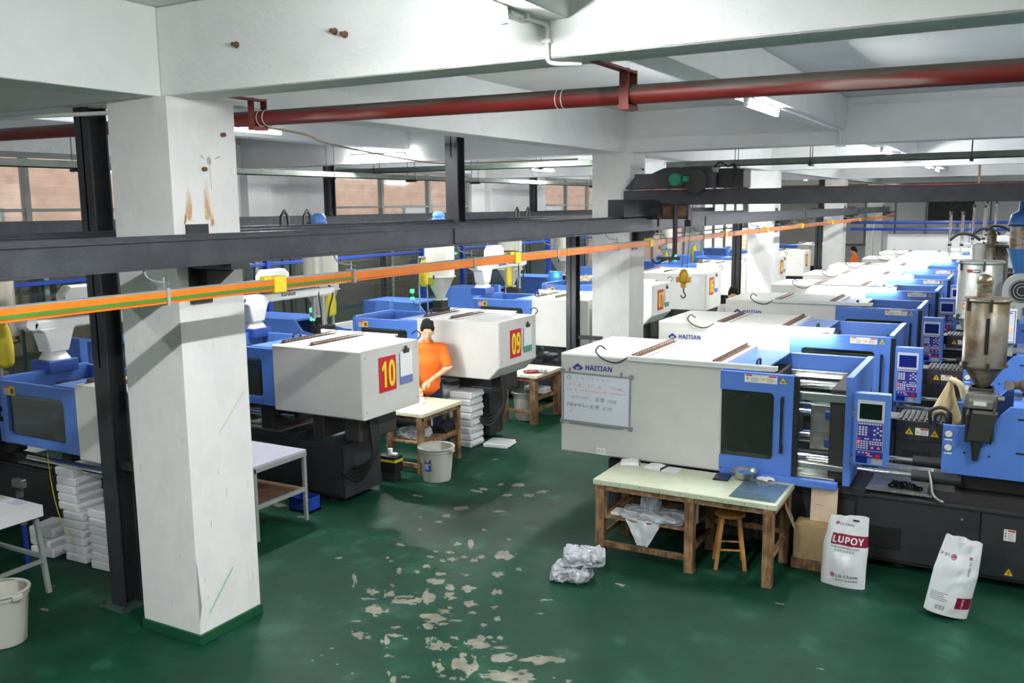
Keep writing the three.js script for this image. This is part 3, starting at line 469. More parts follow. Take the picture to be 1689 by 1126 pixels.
  each('frame_bracket', [bx(E + 0.03, E + 0.06, gy0 + 0.2, gy0 + 0.26, -0.1, -0.03), bx(E + 0.03, E + 0.06, gy1 - 0.34, gy1 - 0.28, -0.1, -0.03)], M.steelDull, fr);
  const tp = put('top_plate', bx(L, L + 0.36, gy1 - 0.005, gy1 + 0.012, -D + 0.04, -0.06, 0.003), M.blue, t);
  put('lift_handle', tube([[L + 0.26, gy1 + 0.01, -0.42], [L + 0.26, gy1 + 0.06, -0.42], [L + 0.26, gy1 + 0.07, -0.36], [L + 0.26, gy1 + 0.06, -0.3], [L + 0.26, gy1 + 0.01, -0.3]], 0.011, 20, 8), M.black, tp);
  each('top_guide', [bx(L, E, gy1 - 0.23, gy1 - 0.16, -0.14, -0.08, 0.004), bx(L, E, gy1 - 0.23, gy1 - 0.16, -D + 0.08, -D + 0.14, 0.004)], M.steel, t);
  each('lower_guide', [bx(L, E - 0.02, gy0 + 0.08, gy0 + 0.13, -0.14, -0.08, 0.004), bx(L, E - 0.1, gy0 - 0.02, gy0 + 0.01, -0.16, -0.06, 0.004)], M.steel, t);
  put('gate_rail', bx(L + 0.02, E - 0.06, gy0 - 0.06, gy0 + 0.01, 0.0, 0.06, 0.006), M.blue, t);
  put('moving_platen', bx(L + 0.22, L + 0.4, 0.76, gy1 - 0.1, -D + pin, -0.16, 0.015), M.castIron, t);
  put('fixed_platen', bx(E - 0.18, E - 0.03, 0.76, gy1 - 0.12, -D + pin, -0.14, 0.015), M.castIron, t);
  const tb = [[0.92, -0.3], [0.92, -D + 0.3], [gy1 - 0.27, -0.3], [gy1 - 0.27, -D + 0.3]];
  for (const [y, z] of tb) put('tie_bar', cyl(0.042, 0.042, E - L + 0.1, (L + E) / 2, y, z, 'x', 18), M.chrome, t);
  const mo = put('mould_half', bx(L + 0.4, L + 0.58, 0.98, gy1 - 0.34, -D + 0.42, -0.42, 0.006), M.steelDull, t); each('clamp_block', [bx(L + 0.36, L + 0.44, 1.02, 1.1, -0.42, -0.36, 0.01), bx(L + 0.36, L + 0.44, gy1 - 0.46, gy1 - 0.38, -0.42, -0.36, 0.01)], M.blueDeep, mo);
  const mo2 = put('mould_half', bx(E - 0.4, E - 0.18, 0.98, gy1 - 0.34, -D + 0.42, -0.42, 0.006), M.steelDull, t); each('clamp_block', [bx(E - 0.26, E - 0.18, 1.02, 1.1, -0.42, -0.36, 0.01), bx(E - 0.26, E - 0.18, gy1 - 0.46, gy1 - 0.38, -0.42, -0.36, 0.01)], M.blueDeep, mo2);
  for (const y of [1.08, gy1 - 0.44]) put('guide_pin', cyl(0.02, 0.02, 0.3, (L + E) / 2, y, -D / 2 + 0.12, 'x', 12), M.chrome, t);
  put('chute', [bx(L + 0.1, E - 0.1, 0.74, 0.76, -D + pin, -0.2)], M.steelDull, t);
  // control panel on the operator side
  {
    const g = new THREE.Group(); g.name = 'control_panel'; g.position.set(E + 0.055, yb + 0.245, 0.03); g.rotation.y = 0.0; t.add(g);
    put('panel_case', bx(0, 0.295, 0, 0.645, -0.09, 0, 0.008), M.blue, g);
    put('bezel', [bx(0.028, 0.252, 0.395, 0.585, 0, 0.006, 0.002)], std(0xc9ccd2, 0.4), g);
    put('screen', [bx(0.048, 0.232, 0.418, 0.556, 0.005, 0.009)], o.screenBlue ? M.screenBlue : M.screen, g);
    put('keypad', label3(0.224, 0.325).translate(0.14, 0.232, 0.0015), M.keypad, g);
    put('stop_button', [cyl(0.017, 0.02, 0.03, 0.21, 0.09, 0.012, 'z', 14)], M.red, g);
    for (const [x, y] of [[0.135, 0.105], [0.045, 0.2]]) put('pilot_light', bx(x - 0.011, x + 0.011, y - 0.009, y + 0.009, 0.002, 0.006), M.redGlow, g);
    put('name_plate', bx(0.03, 0.125, 0.02, 0.075, 0, 0.003), M.screenBlue, g); put('data_plate', bx(0.16, 0.25, 0.015, 0.07, 0, 0.003), std(0xb8bcc0, 0.4, 0.4), g);
  }
  // injection side
  const bc = put('barrel_cover', [bx(E + 0.36, E + 0.78, 1.16, 1.35, -D / 2 - 0.16, -D / 2 + 0.28, 0.01), bx(E + 0.05, E + 0.36, 1.2, 1.33, -D / 2 - 0.12, -D / 2 + 0.16, 0.01)], M.blackPaint, t);
  put('mesh_top', Array.from({ length: 9 }, (_, k) => bx(E + 0.38 + k * 0.044, E + 0.4 + k * 0.044, 1.35, 1.362, -D / 2 - 0.14, -D / 2 + 0.26)), M.black, bc);
  put('shock_label', label3(0.075, 0.075).translate(E + 0.47, 1.255, -D / 2 + 0.282), M.boltLabel, bc); put('caution_label', label3(0.11, 0.065).translate(E + 0.575, 1.255, -D / 2 + 0.282), M.cautionLabel, bc); put('shock_label', label3(0.075, 0.075).translate(E + 0.68, 1.25, -D / 2 + 0.282), M.boltLabel, bc);
  for (const [y, z] of [[1.0, -D / 2 + 0.34], [0.88, -D / 2 + 0.4]]) { put('cylinder_rod', cyl(0.022, 0.022, 0.56, E + 0.34, y, z, 'x', 14), M.chrome, t); put('cylinder', cyl(0.05, 0.05, 0.4, E + 0.72, y, z, 'x', 16), M.blackPaint, t); }
  put('drip_tray', [bx(E + 0.06, E + 0.7, 0.712, 0.722, -D + pin, -0.22), bx(E + 0.06, E + 0.7, 0.72, 0.735, -0.225, -0.21)], M.treadPlate, t);
  const hx0 = E + 0.76, hz = -0.15;
  const house = put('injection_housing', metric(plateShape([[hx0, 0.97], [hx0 + 1.75, 0.97], [hx0 + 1.75, 1.6], [hx0 + 0.5, 1.6], [hx0 + 0.36, 1.44], [hx0 + 0.12, 1.4], [hx0, 1.4]], null, 0.03, 0.005).translate(0, 0, hz - 0.03)), M.blue, t);
  put('housing_back', metric(plateShape([[hx0, 0.97], [hx0 + 1.75, 0.97], [hx0 + 1.75, 1.6], [hx0 + 0.5, 1.6], [hx0 + 0.36, 1.44], [hx0 + 0.12, 1.4], [hx0, 1.4]], null, 0.03, 0.005).translate(0, 0, -D - hz)), M.blue, t);
  put('housing_top', [bx(hx0 + 0.52, hx0 + 1.75, 1.57, 1.6, -D - hz + 0.02, hz - 0.02), bx(hx0 + 1.72, hx0 + 1.75, 0.97, 1.6, -D - hz + 0.02, hz - 0.02)], M.blue, t);
  for (const y of [1.325, 1.205]) { const gg = put('pressure_gauge', [cyl(0.034, 0.034, 0.02, hx0 + 0.048, y, hz + 0.006, 'z', 20)], M.steel, house); put('gauge_dial', [cyl(0.028, 0.028, 0.002, hx0 + 0.048, y, hz + 0.017, 'z', 20)], M.paper, house); put('gauge_needle', beamBar([hx0 + 0.035, y - 0.012, hz + 0.019], [hx0 + 0.06, y + 0.014, hz + 0.019], 0.003, 0.002), M.black, house); put('gauge_tag', bx(hx0 + 0.018, hx0 + 0.078, y - 0.06, y - 0.048, hz, hz + 0.003), M.paper, house); void gg; }
  for (const [x, y] of [[0.18, 1.29], [0.37, 1.275], [0.175, 1.17], [0.365, 1.16]]) put('port', cyl(0.009, 0.009, 0.004, hx0 + x, y, hz + 0.002, 'z', 10), M.black, house);
  for (const x of [0.56, 1.1]) for (const y of [1.21, 1.5]) put('slot', bx(hx0 + x, hx0 + x + 0.22, y - 0.008, y + 0.008, hz, hz + 0.003), M.black, house);
  put('injection_carriage', [bx(hx0 + 0.1, hx0 + 1.6, 0.78, 1.3, -D / 2 - 0.3, -D / 2 + 0.3, 0.02), bx(hx0 - 0.1, hx0 + 1.7, 0.69, 0.78, -D + pin + 0.05, -0.25)], M.castIron, t);
  put('feed_block', [bx(hx0 + 0.12, hx0 + 0.4, 1.3, 1.5, -D / 2 - 0.14, -D / 2 + 0.14, 0.015), bx(hx0 + 0.16, hx0 + 0.36, 1.5, 1.66, -D / 2 - 0.1, -D / 2 + 0.1, 0.01)], M.castIron, t);
  // work light along the operator side of the cover
  if (o.lamp) {
    const [a, b, on] = o.lamp, w = put('work_light', [bx(a, b, yt + 0.002, yt + 0.03, 0.016, 0.05, 0.004), bx(a - 0.02, a, yt - 0.01, yt + 0.032, 0.012, 0.062, 0.004), bx(b, b + 0.02, yt - 0.01, yt + 0.032, 0.012, 0.062, 0.004)], M.whitePlastic, t);
    put('tube', cyl(0.014, 0.014, b - a, (a + b) / 2, yt - 0.012, 0.036, 'x', 12), on ? M.workGlow : std(0xdfe4e4, 0.3), w);
    if (on) { const l = new THREE.RectAreaLight(new THREE.Color(0.97, 0.99, 1), WORK_LIGHT * (o.lampK ?? 1), b - a, 0.06); l.position.set((a + b) / 2, yt - 0.01, 0.056); l.rotation.set(0, Math.PI, 0); l.lookAt(new THREE.Vector3()); l.rotation.set(rad(-35), Math.PI, 0); l.castShadow = true; t.add(l); }
    const c0 = a - 0.02; put('lamp_cable', tube([[c0, yt + 0.015, 0.03], [c0 - 0.12, yt - 0.05, 0.03], [c0 - 0.26, yt - 0.03, 0.03], [c0 - 0.36, yt + 0.05, 0.01], [c0 - 0.33, yt + 0.1, -0.03], [c0 - 0.28, yt + 0.06, -0.06]], 0.007, 30, 6), M.rubber, w);
  }
  // hoses hanging under the clamp end
  if (o.hoses) for (let k = 0; k < 4; k++) put('hose', tube([[0.16 + k * 0.02, yb + 0.02, -D + 0.3 + k * 0.07], [0.1 + k * 0.03, 0.55, -D + 0.25 + k * 0.06], [0.28 + k * 0.06, 0.3 + k * 0.03, -D + 0.2 + k * 0.05], [0.6, 0.42 + k * 0.03, -D + 0.22 + k * 0.04]], 0.022, 24, 8), M.rubber, t);
  return t;
}
// RectAreaLights shine along their own -z: aim them outward and down from the lamp
function aimLamps() { scene.traverse((l) => { if (l.isRectAreaLight && l.parent.userData.category === 'machine') { l.rotation.set(rad(-50), 0, 0); l.rotation.order = 'YXZ'; l.rotation.y = Math.PI; } }); }

const right = (k) => ['white and blue injection moulding machine with whiteboard on its grey cover'][k];
const RZ = [-8.35, -11.25, -14.35, -17.35, -20.2, -23.2, -26.4, -29.8];
const rightLabels = ['blue and grey injection moulding machine with a whiteboard and open gate', 'blue and grey moulding machine right behind the whiteboard machine, lamp lit', 'blue and grey moulding machine third from the plastic sacks, dull grey cover', 'blue and grey moulding machine fourth along the right row, lamp lit', 'blue and grey moulding machine fifth along the right row', 'moulding machine with glaring lamp before the far partition', 'white moulding machine beneath the far take-out robots', 'last white moulding machine before the partition wall'];
RZ.forEach((z, i) => machine('injection_machine', { label: rightLabels[i], pos: [-4.1 + (i > 5 ? 0.3 : 0), 0, z], open: i === 0, logo: [0.14, i === 0 ? 1.655 : 1.6], angles: [0.78, 1.6], lamp: [0.78, 2.2, i !== 0 && i !== 2], lampK: i > 2 ? 0.6 : 1.1, screenBlue: i > 0, coverMat: i === 0 ? M.greyCover : M.whiteCover }));
// left row: the same machines turned round, clamp ends and number signs to the aisle
const LZ = [['11', -4.95, 1.0, 1.12], ['10', -7.5, 1.27, 1.05], ['09', -10.42, 1.34, 0.98], ['08', -13.32, 1.05, 1.0], ['07', -16.2, 1.2, 1.05], ['06', -19.5, 1.6, 0.98], ['05', -22.9, 1.3, 1.0], ['04', -26.3, 1.3, 1.0], ['03', -29.8, 1.3, 1.0], ['02', -35, 1.3, 1.0]];
const XEND = -6.03, WORD = { 11: 'eleven', 10: 'ten', '09': 'nine', '08': 'eight', '07': 'seven', '06': 'six', '05': 'five', '04': 'four', '03': 'three', '02': 'two' };
const num = (s) => text3(s, 0.27, 0.004, 0.62);
LZ.forEach(([n, z, L, yb], i) => {
  const D = i === 0 ? 1.0 : 1.06 + (i === 5 ? 0.15 : 0), zo = z - D;   // z: side facing the viewer, zo: operator side
  machine('injection_machine', { label: n === '11' ? 'blue and white moulding machine at the far left behind the steel post' : n === '08' ? 'white and blue moulding machine behind the second column' : `moulding machine with red number ${WORD[n]} sign on its clamp end`, pos: [XEND - (i === 0 ? 0.15 : 0), 0, zo], turn: Math.PI, L, D, yb, yt: i === 2 ? 1.77 : 1.8, chamfer: i === 2 || i === 4 ? 0.17 : 0, angles: [L * 0.62, L * 0.95], lamp: [0.36, 1.46, i > 0 && i < 8], coverMat: i === 1 || i === 2 ? M.greyCover : M.whiteCover, hoses: i < 5 && i > 0, inset: i === 0 ? 0.6 : i === 2 ? 0.48 : 0.2 });
  const y0 = i === 2 ? 1.24 : 1.3, H = 0.39, W = 0.31, s = thing('number_sign', `red sign with yellow number ${WORD[n]}`, 'sign', [XEND - (i === 0 ? 0.15 : 0) + 0.002, y0, z - 0.29], Math.PI / 2);
  put('board', bx(0, W, 0, H, 0, 0.004), std(0xc4141c, 0.45), s);
  const g = num(n); g.computeBoundingBox(); const bw = g.boundingBox.max.x - g.boundingBox.min.x; g.scale(0.24 / bw, 1.08, 1).translate(0.035, 0.05, 0.004); put('digits', g, std(0xf2dc1e, 0.45), s);
  if (i && i < 8) {
    const c = thing('clipboard', `clipboard with paper hanging beside the number ${WORD[n]} sign`, 'clipboard', [XEND + 0.004, y0 + 0.03, z - 0.29 - W - 0.05], Math.PI / 2);
    put('board', bx(0.02, 0.26, 0, 0.34, 0, 0.005), std(i % 2 ? 0x6a76b4 : 0x4f8f80, 0.6), c); put('paper', bx(0.025, 0.255, 0.09, 0.37, 0.005, 0.008), M.paper, c); put('clip', [bx(0.09, 0.19, 0.35, 0.4, 0.004, 0.02, 0.006), bx(0.12, 0.16, 0.39, 0.43, 0.004, 0.01)], M.castIron, c); put('notice', bx(-0.07, 0.01, 0.05, 0.25, 0, 0.002), std(0xb9c0b4, 0.7), c);
  }
});
aimLamps();
// ---------------------------------------------------------------- things round the first machine of the right row
const FZ = -8.35;   // its operator face
{
  const stroke = (c, x, y, s, list) => { c.beginPath(); for (const [a, b, d, e] of list) { c.moveTo(x + a * s, y + b * s); c.lineTo(x + d * s, y + e * s); } c.stroke(); };
  const shi = [[0.5, 0, 0.5, 0.1], [0.05, 0.15, 0.95, 0.15], [0.05, 0.15, 0, 0.3], [0.95, 0.15, 0.9, 0.3], [0.3, 0.28, 0.4, 0.4], [0.2, 0.4, 0.32, 0.5], [0.05, 0.62, 0.95, 0.62], [0.5, 0.28, 0.45, 0.62], [0.45, 0.62, 0.05, 1], [0.55, 0.72, 0.9, 1]];
  const si = [[0.15, 0.05, 0.85, 0.05], [0.15, 0.05, 0.15, 0.5], [0.85, 0.05, 0.85, 0.5], [0.15, 0.28, 0.85, 0.28], [0.15, 0.5, 0.85, 0.5], [0.5, 0.05, 0.5, 0.5], [0.12, 0.7, 0.02, 0.9], [0.3, 0.65, 0.35, 0.95], [0.35, 0.95, 0.75, 0.95], [0.5, 0.62, 0.58, 0.75], [0.8, 0.62, 0.95, 0.85]];
  const misc = [[[0, 0.3, 1, 0.3], [0.5, 0, 0.5, 1], [0.2, 0.6, 0.8, 0.6]], [[0, 0.2, 1, 0.2], [0, 0.6, 1, 0.6], [0.3, 0, 0.2, 1], [0.7, 0.2, 0.7, 1]], [[0.1, 0, 0.1, 1], [0.1, 0, 0.9, 0], [0.9, 0, 0.9, 1], [0.1, 0.5, 0.9, 0.5]], [[0.5, 0, 0, 0.5], [0.5, 0, 1, 0.5], [0.2, 0.5, 0.8, 0.5], [0.5, 0.5, 0.5, 1]]];
  const board = canvasTex(900, 640, (c, w, h) => {
    c.fillStyle = '#d6dbe4'; c.fillRect(0, 0, w, h); c.strokeStyle = '#2f7a52'; c.lineWidth = 8; c.beginPath(); c.arc(66, 56, 24, 0, 7); c.stroke();
    c.lineWidth = 5; c.strokeStyle = '#dba59e'; for (let i = 0; i < 7; i++) stroke(c, 160 + i * 72, 34, 44, misc[i % 4]);
    c.strokeStyle = '#d9877c'; c.lineWidth = 4; for (const x of [66, 116, 330, 380, 640, 690]) stroke(c, x, 128, 34, misc[(x / 2) % 4 | 0]); c.fillStyle = '#d9877c'; for (const x of [170, 430, 740]) c.fillRect(x, 166, 110, 3);
    c.fillStyle = '#33343c'; c.font = 'italic 40px sans-serif'; c.fillText('29', 190, 158); c.fillText('A', 480, 160); c.fillText('4.8', 740, 166);
    c.strokeStyle = '#d9877c'; for (let i = 0; i < 22; i++) if (![2, 4, 15].includes(i)) stroke(c, 36 + i * 38, 208, 26, misc[(i * 3) % 4]);
    c.strokeStyle = '#a5a8b2'; c.lineWidth = 5; for (let i = 0; i < 6; i++) stroke(c, 96 + i * 44, 300, 42, misc[(i * 5 + 1) % 4]);
    c.strokeStyle = c.fillStyle = '#4a4b55'; stroke(c, 440, 296, 58, shi); stroke(c, 510, 296, 58, si); c.font = 'italic 58px sans-serif'; c.fillText('7358', 600, 352);
    for (let i = 0; i < 5; i++) stroke(c, 40 + i * 48, 404, 50, misc[(i * 3 + 2) % 4]); c.fillText('x1', 286, 452); stroke(c, 366, 404, 58, shi); stroke(c, 438, 404, 58, si); c.fillText('6770', 540, 458); stroke(c, 80, 500, 30, [[0, 0.6, 0.4, 1], [0.4, 1, 1, 0]]);
  });
  const w = thing('whiteboard', 'white writing board with handwriting hung on the grey machine cover', 'whiteboard', [-3.695, 1.35, FZ + 0.002]); w.rotation.z = -0.012;
  put('panel', bx(-0.36, 0.36, -0.245, 0.245, 0.004, 0.012), M.paper, w);
  put('writing', flat(0.715, 0.485, 0, 0, 0.0125), std(0xffffff, 0.35, 0, { map: board }), w);
  put('frame', [bx(-0.375, 0.375, 0.245, 0.262, 0, 0.018, 0.003), bx(-0.375, 0.375, -0.262, -0.245, 0, 0.018, 0.003), bx(-0.375, -0.36, -0.25, 0.25, 0, 0.018, 0.003), bx(0.36, 0.375, -0.25, 0.25, 0, 0.018, 0.003), bx(-0.3, 0.3, -0.275, -0.255, 0.01, 0.03, 0.003)], std(0x9ea3a4, 0.4, 0.5), w);
  for (const [a, b] of [[-1, -1], [1, -1], [-1, 1], [1, 1]]) put('corner_cap', bx(a * 0.38 - 0.022, a * 0.38 + 0.022 - (a > 0 ? 0.018 : -0.018) * 0, b * 0.265 - 0.022, b * 0.265 + 0.022, 0, 0.021, 0.005), std(0x8a8d90, 0.5), w);
  for (const x of [-0.3, 0.27]) put('hook', bx(x - 0.008, x + 0.008, 0.26, 0.3, 0, 0.012), M.steelDull, w);
  const s = thing('socket_outlet', 'small white wall socket low on the grey machine cover', 'socket', [-3.64, 0.81, FZ + 0.002]); put('plate', bx(-0.05, 0.05, -0.035, 0.035, 0, 0.02, 0.005), M.whitePlastic, s); put('holes', [bx(-0.025, -0.018, 0, 0.016, 0.02, 0.0205), bx(0.018, 0.025, 0, 0.016, 0.02, 0.0205), bx(-0.005, 0.005, -0.016, -0.01, 0.02, 0.0205)], M.black, s);
}
// wooden bench with green sheet top
function woodTable(o) {
  const { x0, x1, z0, z1, y, legs, top, w = 0.07 } = o, t = thing(o.name ?? 'work_table', o.label, 'table');
  const tp = put('table_top', [bx(x0, x1, y - 0.05, y, z0, z1, 0.006)], top, t); put('edge_nails', Array.from({ length: 9 }, (_, i) => cyl(0.005, 0.005, 0.003, x0 + 0.08 + i * (x1 - x0 - 0.16) / 8, y - 0.025 + (i % 3 - 1) * 0.008, z1 + 0.001, 'z', 6)), M.castIron, tp);
  put('apron', [bx(x0 + 0.02, x1 - 0.02, y - 0.1, y - 0.05, z1 - 0.05, z1 - 0.02), bx(x0 + 0.02, x1 - 0.02, y - 0.1, y - 0.05, z0 + 0.02, z0 + 0.05), bx(x1 - 0.05, x1 - 0.02, y - 0.1, y - 0.05, z0, z1), bx(x0 + 0.02, x0 + 0.05, y - 0.1, y - 0.05, z0, z1)], M.oldWood, t);
  for (const lx of legs) for (const lz of [z0 + 0.04, z1 - 0.04]) put('leg', bx(lx - w / 2, lx + w / 2, 0, y - 0.05, lz - w / 2, lz + w / 2, 0.004), M.oldWood, t);
  for (const [a, b, c, d, h] of o.rails) put('stretcher', beamBar([a, h, b], [c, h, d], 0.035, 0.05), M.oldWood, t);
  if (o.shelf) put('shelf', bx(o.shelf[0], o.shelf[1], o.shelf[2] - 0.02, o.shelf[2], z0 + 0.03, o.shelfZ ?? z1 - 0.03, 0.003), M.oldWood, t);
  return t;
}
const TY = 0.755;
woodTable({ label: 'long wooden work bench with pale green top under the whiteboard machine', x0: -3.4, x1: -1.69, z0: -8.32, z1: -7.6, y: TY, legs: [-3.33, -2.46, -1.76], top: M.tableSkin, w: 0.085, shelf: [-3.35, -2.46, 0.4], rails: [[-3.33, -7.64, -2.46, -7.64, 0.13], [-2.46, -7.64, -2.46, -8.28, 0.2], [-3.33, -7.64, -3.33, -8.28, 0.2], [-1.76, -7.64, -1.76, -8.28, 0.24], [-2.46, -8.28, -1.76, -8.28, 0.3], [-3.33, -8.28, -2.46, -8.28, 0.3]] });
{
  const glassAt = onY(1255, 803, TY), g = tag(put('glass_sheet', bx(-2.12, -1.72, TY + 0.001, TY + 0.008, -8.2, -7.66), new THREE.MeshPhysicalMaterial({ color: 0x9dbccb, roughness: 0.05, transmission: 0.75, thickness: 0 })), 'blue tinted glass sheet lying on the right end of the work bench', 'glass'); void g; void glassAt;
  let p = onY(1193, 786, TY); const ph = thing('tablet_case', 'black flat case lying on the work bench beside the steel bowl', 'case', [p.x, TY + 0.001, p.z + 0.04], 0.1); put('shell', bx(-0.07, 0.07, 0, 0.012, -0.12, 0.1, 0.004), M.black, ph); put('flap', bx(-0.066, 0.066, 0.012, 0.016, -0.11, 0.09, 0.002), std(0x1d2128, 0.3), ph);
  p = onY(1230, 787, TY); const b = thing('steel_bowl', 'shiny stainless steel bowl on the work bench', 'bowl', [p.x, TY + 0.0085, p.z + 0.06]); put('body', lathe([[0, 0], [0.07, 0], [0.085, 0.015], [0.115, 0.07], [0.13, 0.075], [0.13, 0.08], [0.112, 0.076], [0.08, 0.02], [0.066, 0.006], [0, 0.006]], 36), M.steel, b); put('rim', new THREE.TorusGeometry(0.129, 0.004, 8, 36).rotateX(Math.PI / 2).translate(0, 0.078, 0), M.chrome, b);
  p = onY(1257, 793, TY); const gl = thing('work_glove', 'crumpled white glove beside the steel bowl', 'glove', [p.x, TY + 0.009, p.z], 0.5);
  put('palm', new THREE.SphereGeometry(0.05, 14, 10).scale(1.1, 0.35, 0.8).translate(0, 0.017, 0), M.paper, gl); for (let k = 0; k < 4; k++) put('finger', tube([[0.03, 0.016, -0.03 + k * 0.02], [0.07, 0.02, -0.04 + k * 0.026], [0.1, 0.012, -0.05 + k * 0.035]], 0.011, 10, 8), M.paper, gl); put('thumb', tube([[-0.01, 0.016, 0.03], [0.0, 0.02, 0.06], [0.03, 0.013, 0.08]], 0.011, 10, 8), M.paper, gl);
  [[1040, 764, 0.35], [1082, 772, -0.15]].forEach(([px, py, a], i) => { p = onY(px, py, TY); const k = thing('paper_pad', i ? 'white paper pad lying flat on the work bench' : 'bulging white paper pad with black strap on the work bench', 'paper', [p.x, TY + 0.001 + i * 0.001, p.z], a); put('sheets', plateShape([[-0.1, 0], [0.1, 0], [0.09, 0.022], [0, 0.034], [-0.09, 0.022]], null, 0.14, 0).translate(0, 0, -0.07), M.paper, k); put('strap', bx(0.085, 0.095, 0, 0.03, -0.072, 0.072), M.black, k); });
  p = onY(1100, 772, TY); tag(put('paper_sheet', bx(p.x - 0.1, p.x + 0.14, TY + 0.001, TY + 0.003, -8.31, -8.12), M.paper), 'loose white sheet half under the grey machine cover', 'paper');
}
// film and cup on the bench shelf 
function crumple(w, h, d, n, amp, sd) {   // soft bag: rounded box pushed about by noise
  const g = new THREE.BoxGeometry(w, h, d, 30, 10, 26), p = g.attributes.position;
  for (let i = 0; i < p.count; i++) { const a = p.getX(i) / w * 2, b = p.getY(i) / h * 2, c = p.getZ(i) / d * 2, q = Math.pow(a ** 6 + b ** 6 + c ** 6, 1 / 6), m = Math.max(Math.abs(a), Math.abs(b), Math.abs(c)) / q; p.setXYZ(i, p.getX(i) * m, p.getY(i) * m, p.getZ(i) * m); }
  for (let i = 0; i < p.count; i++) { const x = p.getX(i), y = p.getY(i), z = p.getZ(i), k = (q) => fbm(x / w * 8 + 9 + sd * 7 + q, (y / h * 0.6 + z / d) * 7 + 5 + q * 3, 64, 4) - 0.5; p.setXYZ(i, x + k(0) * amp * 2, y + (y > -h * 0.4 ? k(4) * amp * 2 : 0), z + k(8) * amp * 2); }
  g.computeVertexNormals(); return g.translate(0, h / 2, 0);
}
{
  const f = thing('plastic_film', 'clear plastic film sack hanging over the bench shelf', 'plastic film', [-2.85, 0.4, -7.78]);
  put('heap', crumple(0.62, 0.07, 0.3, 8, 0.03, 3), M.plasticBag, f);
  const g = new THREE.PlaneGeometry(0.42, 0.3, 14, 12), p = g.attributes.position; for (let i = 0; i < p.count; i++) { const u = p.getX(i) / 0.42 + 0.5, v = clamp(0.5 - p.getY(i) / 0.3, 0, 1); p.setXYZ(i, -0.06 + (u - 0.5) * 0.42 * (1 - v * 0.75) + v * 0.02, 0.07 - v * 0.28, 0.1 + 0.1 * Math.sqrt(v) + (fbm(u * 6, v * 4, 64, 3) - 0.5) * 0.05); } g.computeVertexNormals(); put('hanging_flap', g, new THREE.MeshPhysicalMaterial({ color: 0xdadde2, roughness: 0.28, transmission: 0.3, thickness: 0, side: THREE.DoubleSide }), f);
  put('standing_fold', crumple(0.16, 0.2, 0.1, 6, 0.035, 8).translate(-0.06, 0.05, -0.06), M.plasticBag, f);
  tag(put('paper_stack', bx(-3.26, -3.02, 0.4, 0.425, -7.85, -7.7, 0.003), M.paper), 'thin white paper stack on the bench shelf', 'paper');
  const c = thing('paper_roll', 'white roll standing on the bench shelf behind the middle leg', 'roll', [-2.5, 0.4, -7.85]); put('body', cyl(0.05, 0.05, 0.18, 0, 0.09, 0, 'y', 20), M.paper, c); put('core', cyl(0.02, 0.02, 0.184, 0, 0.092, 0, 'y', 12), M.cardboard, c);
}
{ // stool
  const s = thing('wooden_stool', 'round brown wooden stool tucked under the work bench', 'stool', [-2.19, 0, -7.98], 0.35);
  put('seat', lathe([[0, 0.475], [0.125, 0.475], [0.14, 0.482], [0.14, 0.5], [0.13, 0.508], [0, 0.508]], 32), M.stoolWood, s);
  const q = [[1, 1], [1, -1], [-1, -1], [-1, 1]]; q.forEach(([a, b]) => put('leg', beamBar([a * 0.075, 0.48, b * 0.075], [a * 0.13, 0.0, b * 0.13], 0.034, 0.034), M.stoolWood, s));
  q.forEach(([a, b], i) => { const [c, d] = q[(i + 1) % 4], k = 0.113; put('stretcher', bar([a * k, 0.15 + (i % 2) * 0.03, b * k], [c * k, 0.15 + (i % 2) * 0.03, d * k], 0.011), M.stoolWood, s); });
}
{ // cartons and board behind the bench
  const a = thing('carton', 'open brown cardboard carton on the floor between bench and base', 'box', [-1.44, 0, -8.28]); put('body', [bx(-0.22, 0.2, 0.1, 0.42, -0.12, 0.1, 0.004)], M.cardboard, a); put('flap', beamBar([-0.22, 0.42, 0.1], [-0.3, 0.6, 0.12], 0.3, 0.006), M.cardboard, a); put('pallet', bx(-0.24, 0.22, 0, 0.1, -0.1, 0.1, 0.004), M.oldWood, a);
  const b = thing('wooden_board', 'pale wooden board leaning on the black machine base', 'board', [-1.42, 0.42, -8.33]); b.rotation.x = -0.12; put('plank', bx(-0.13, 0.1, 0.002, 0.33, -0.02, 0.0, 0.002), M.cardLight, b); put('stains', [bx(-0.08, -0.02, 0.15, 0.156, 0, 0.001)], M.cardboard, b);
}
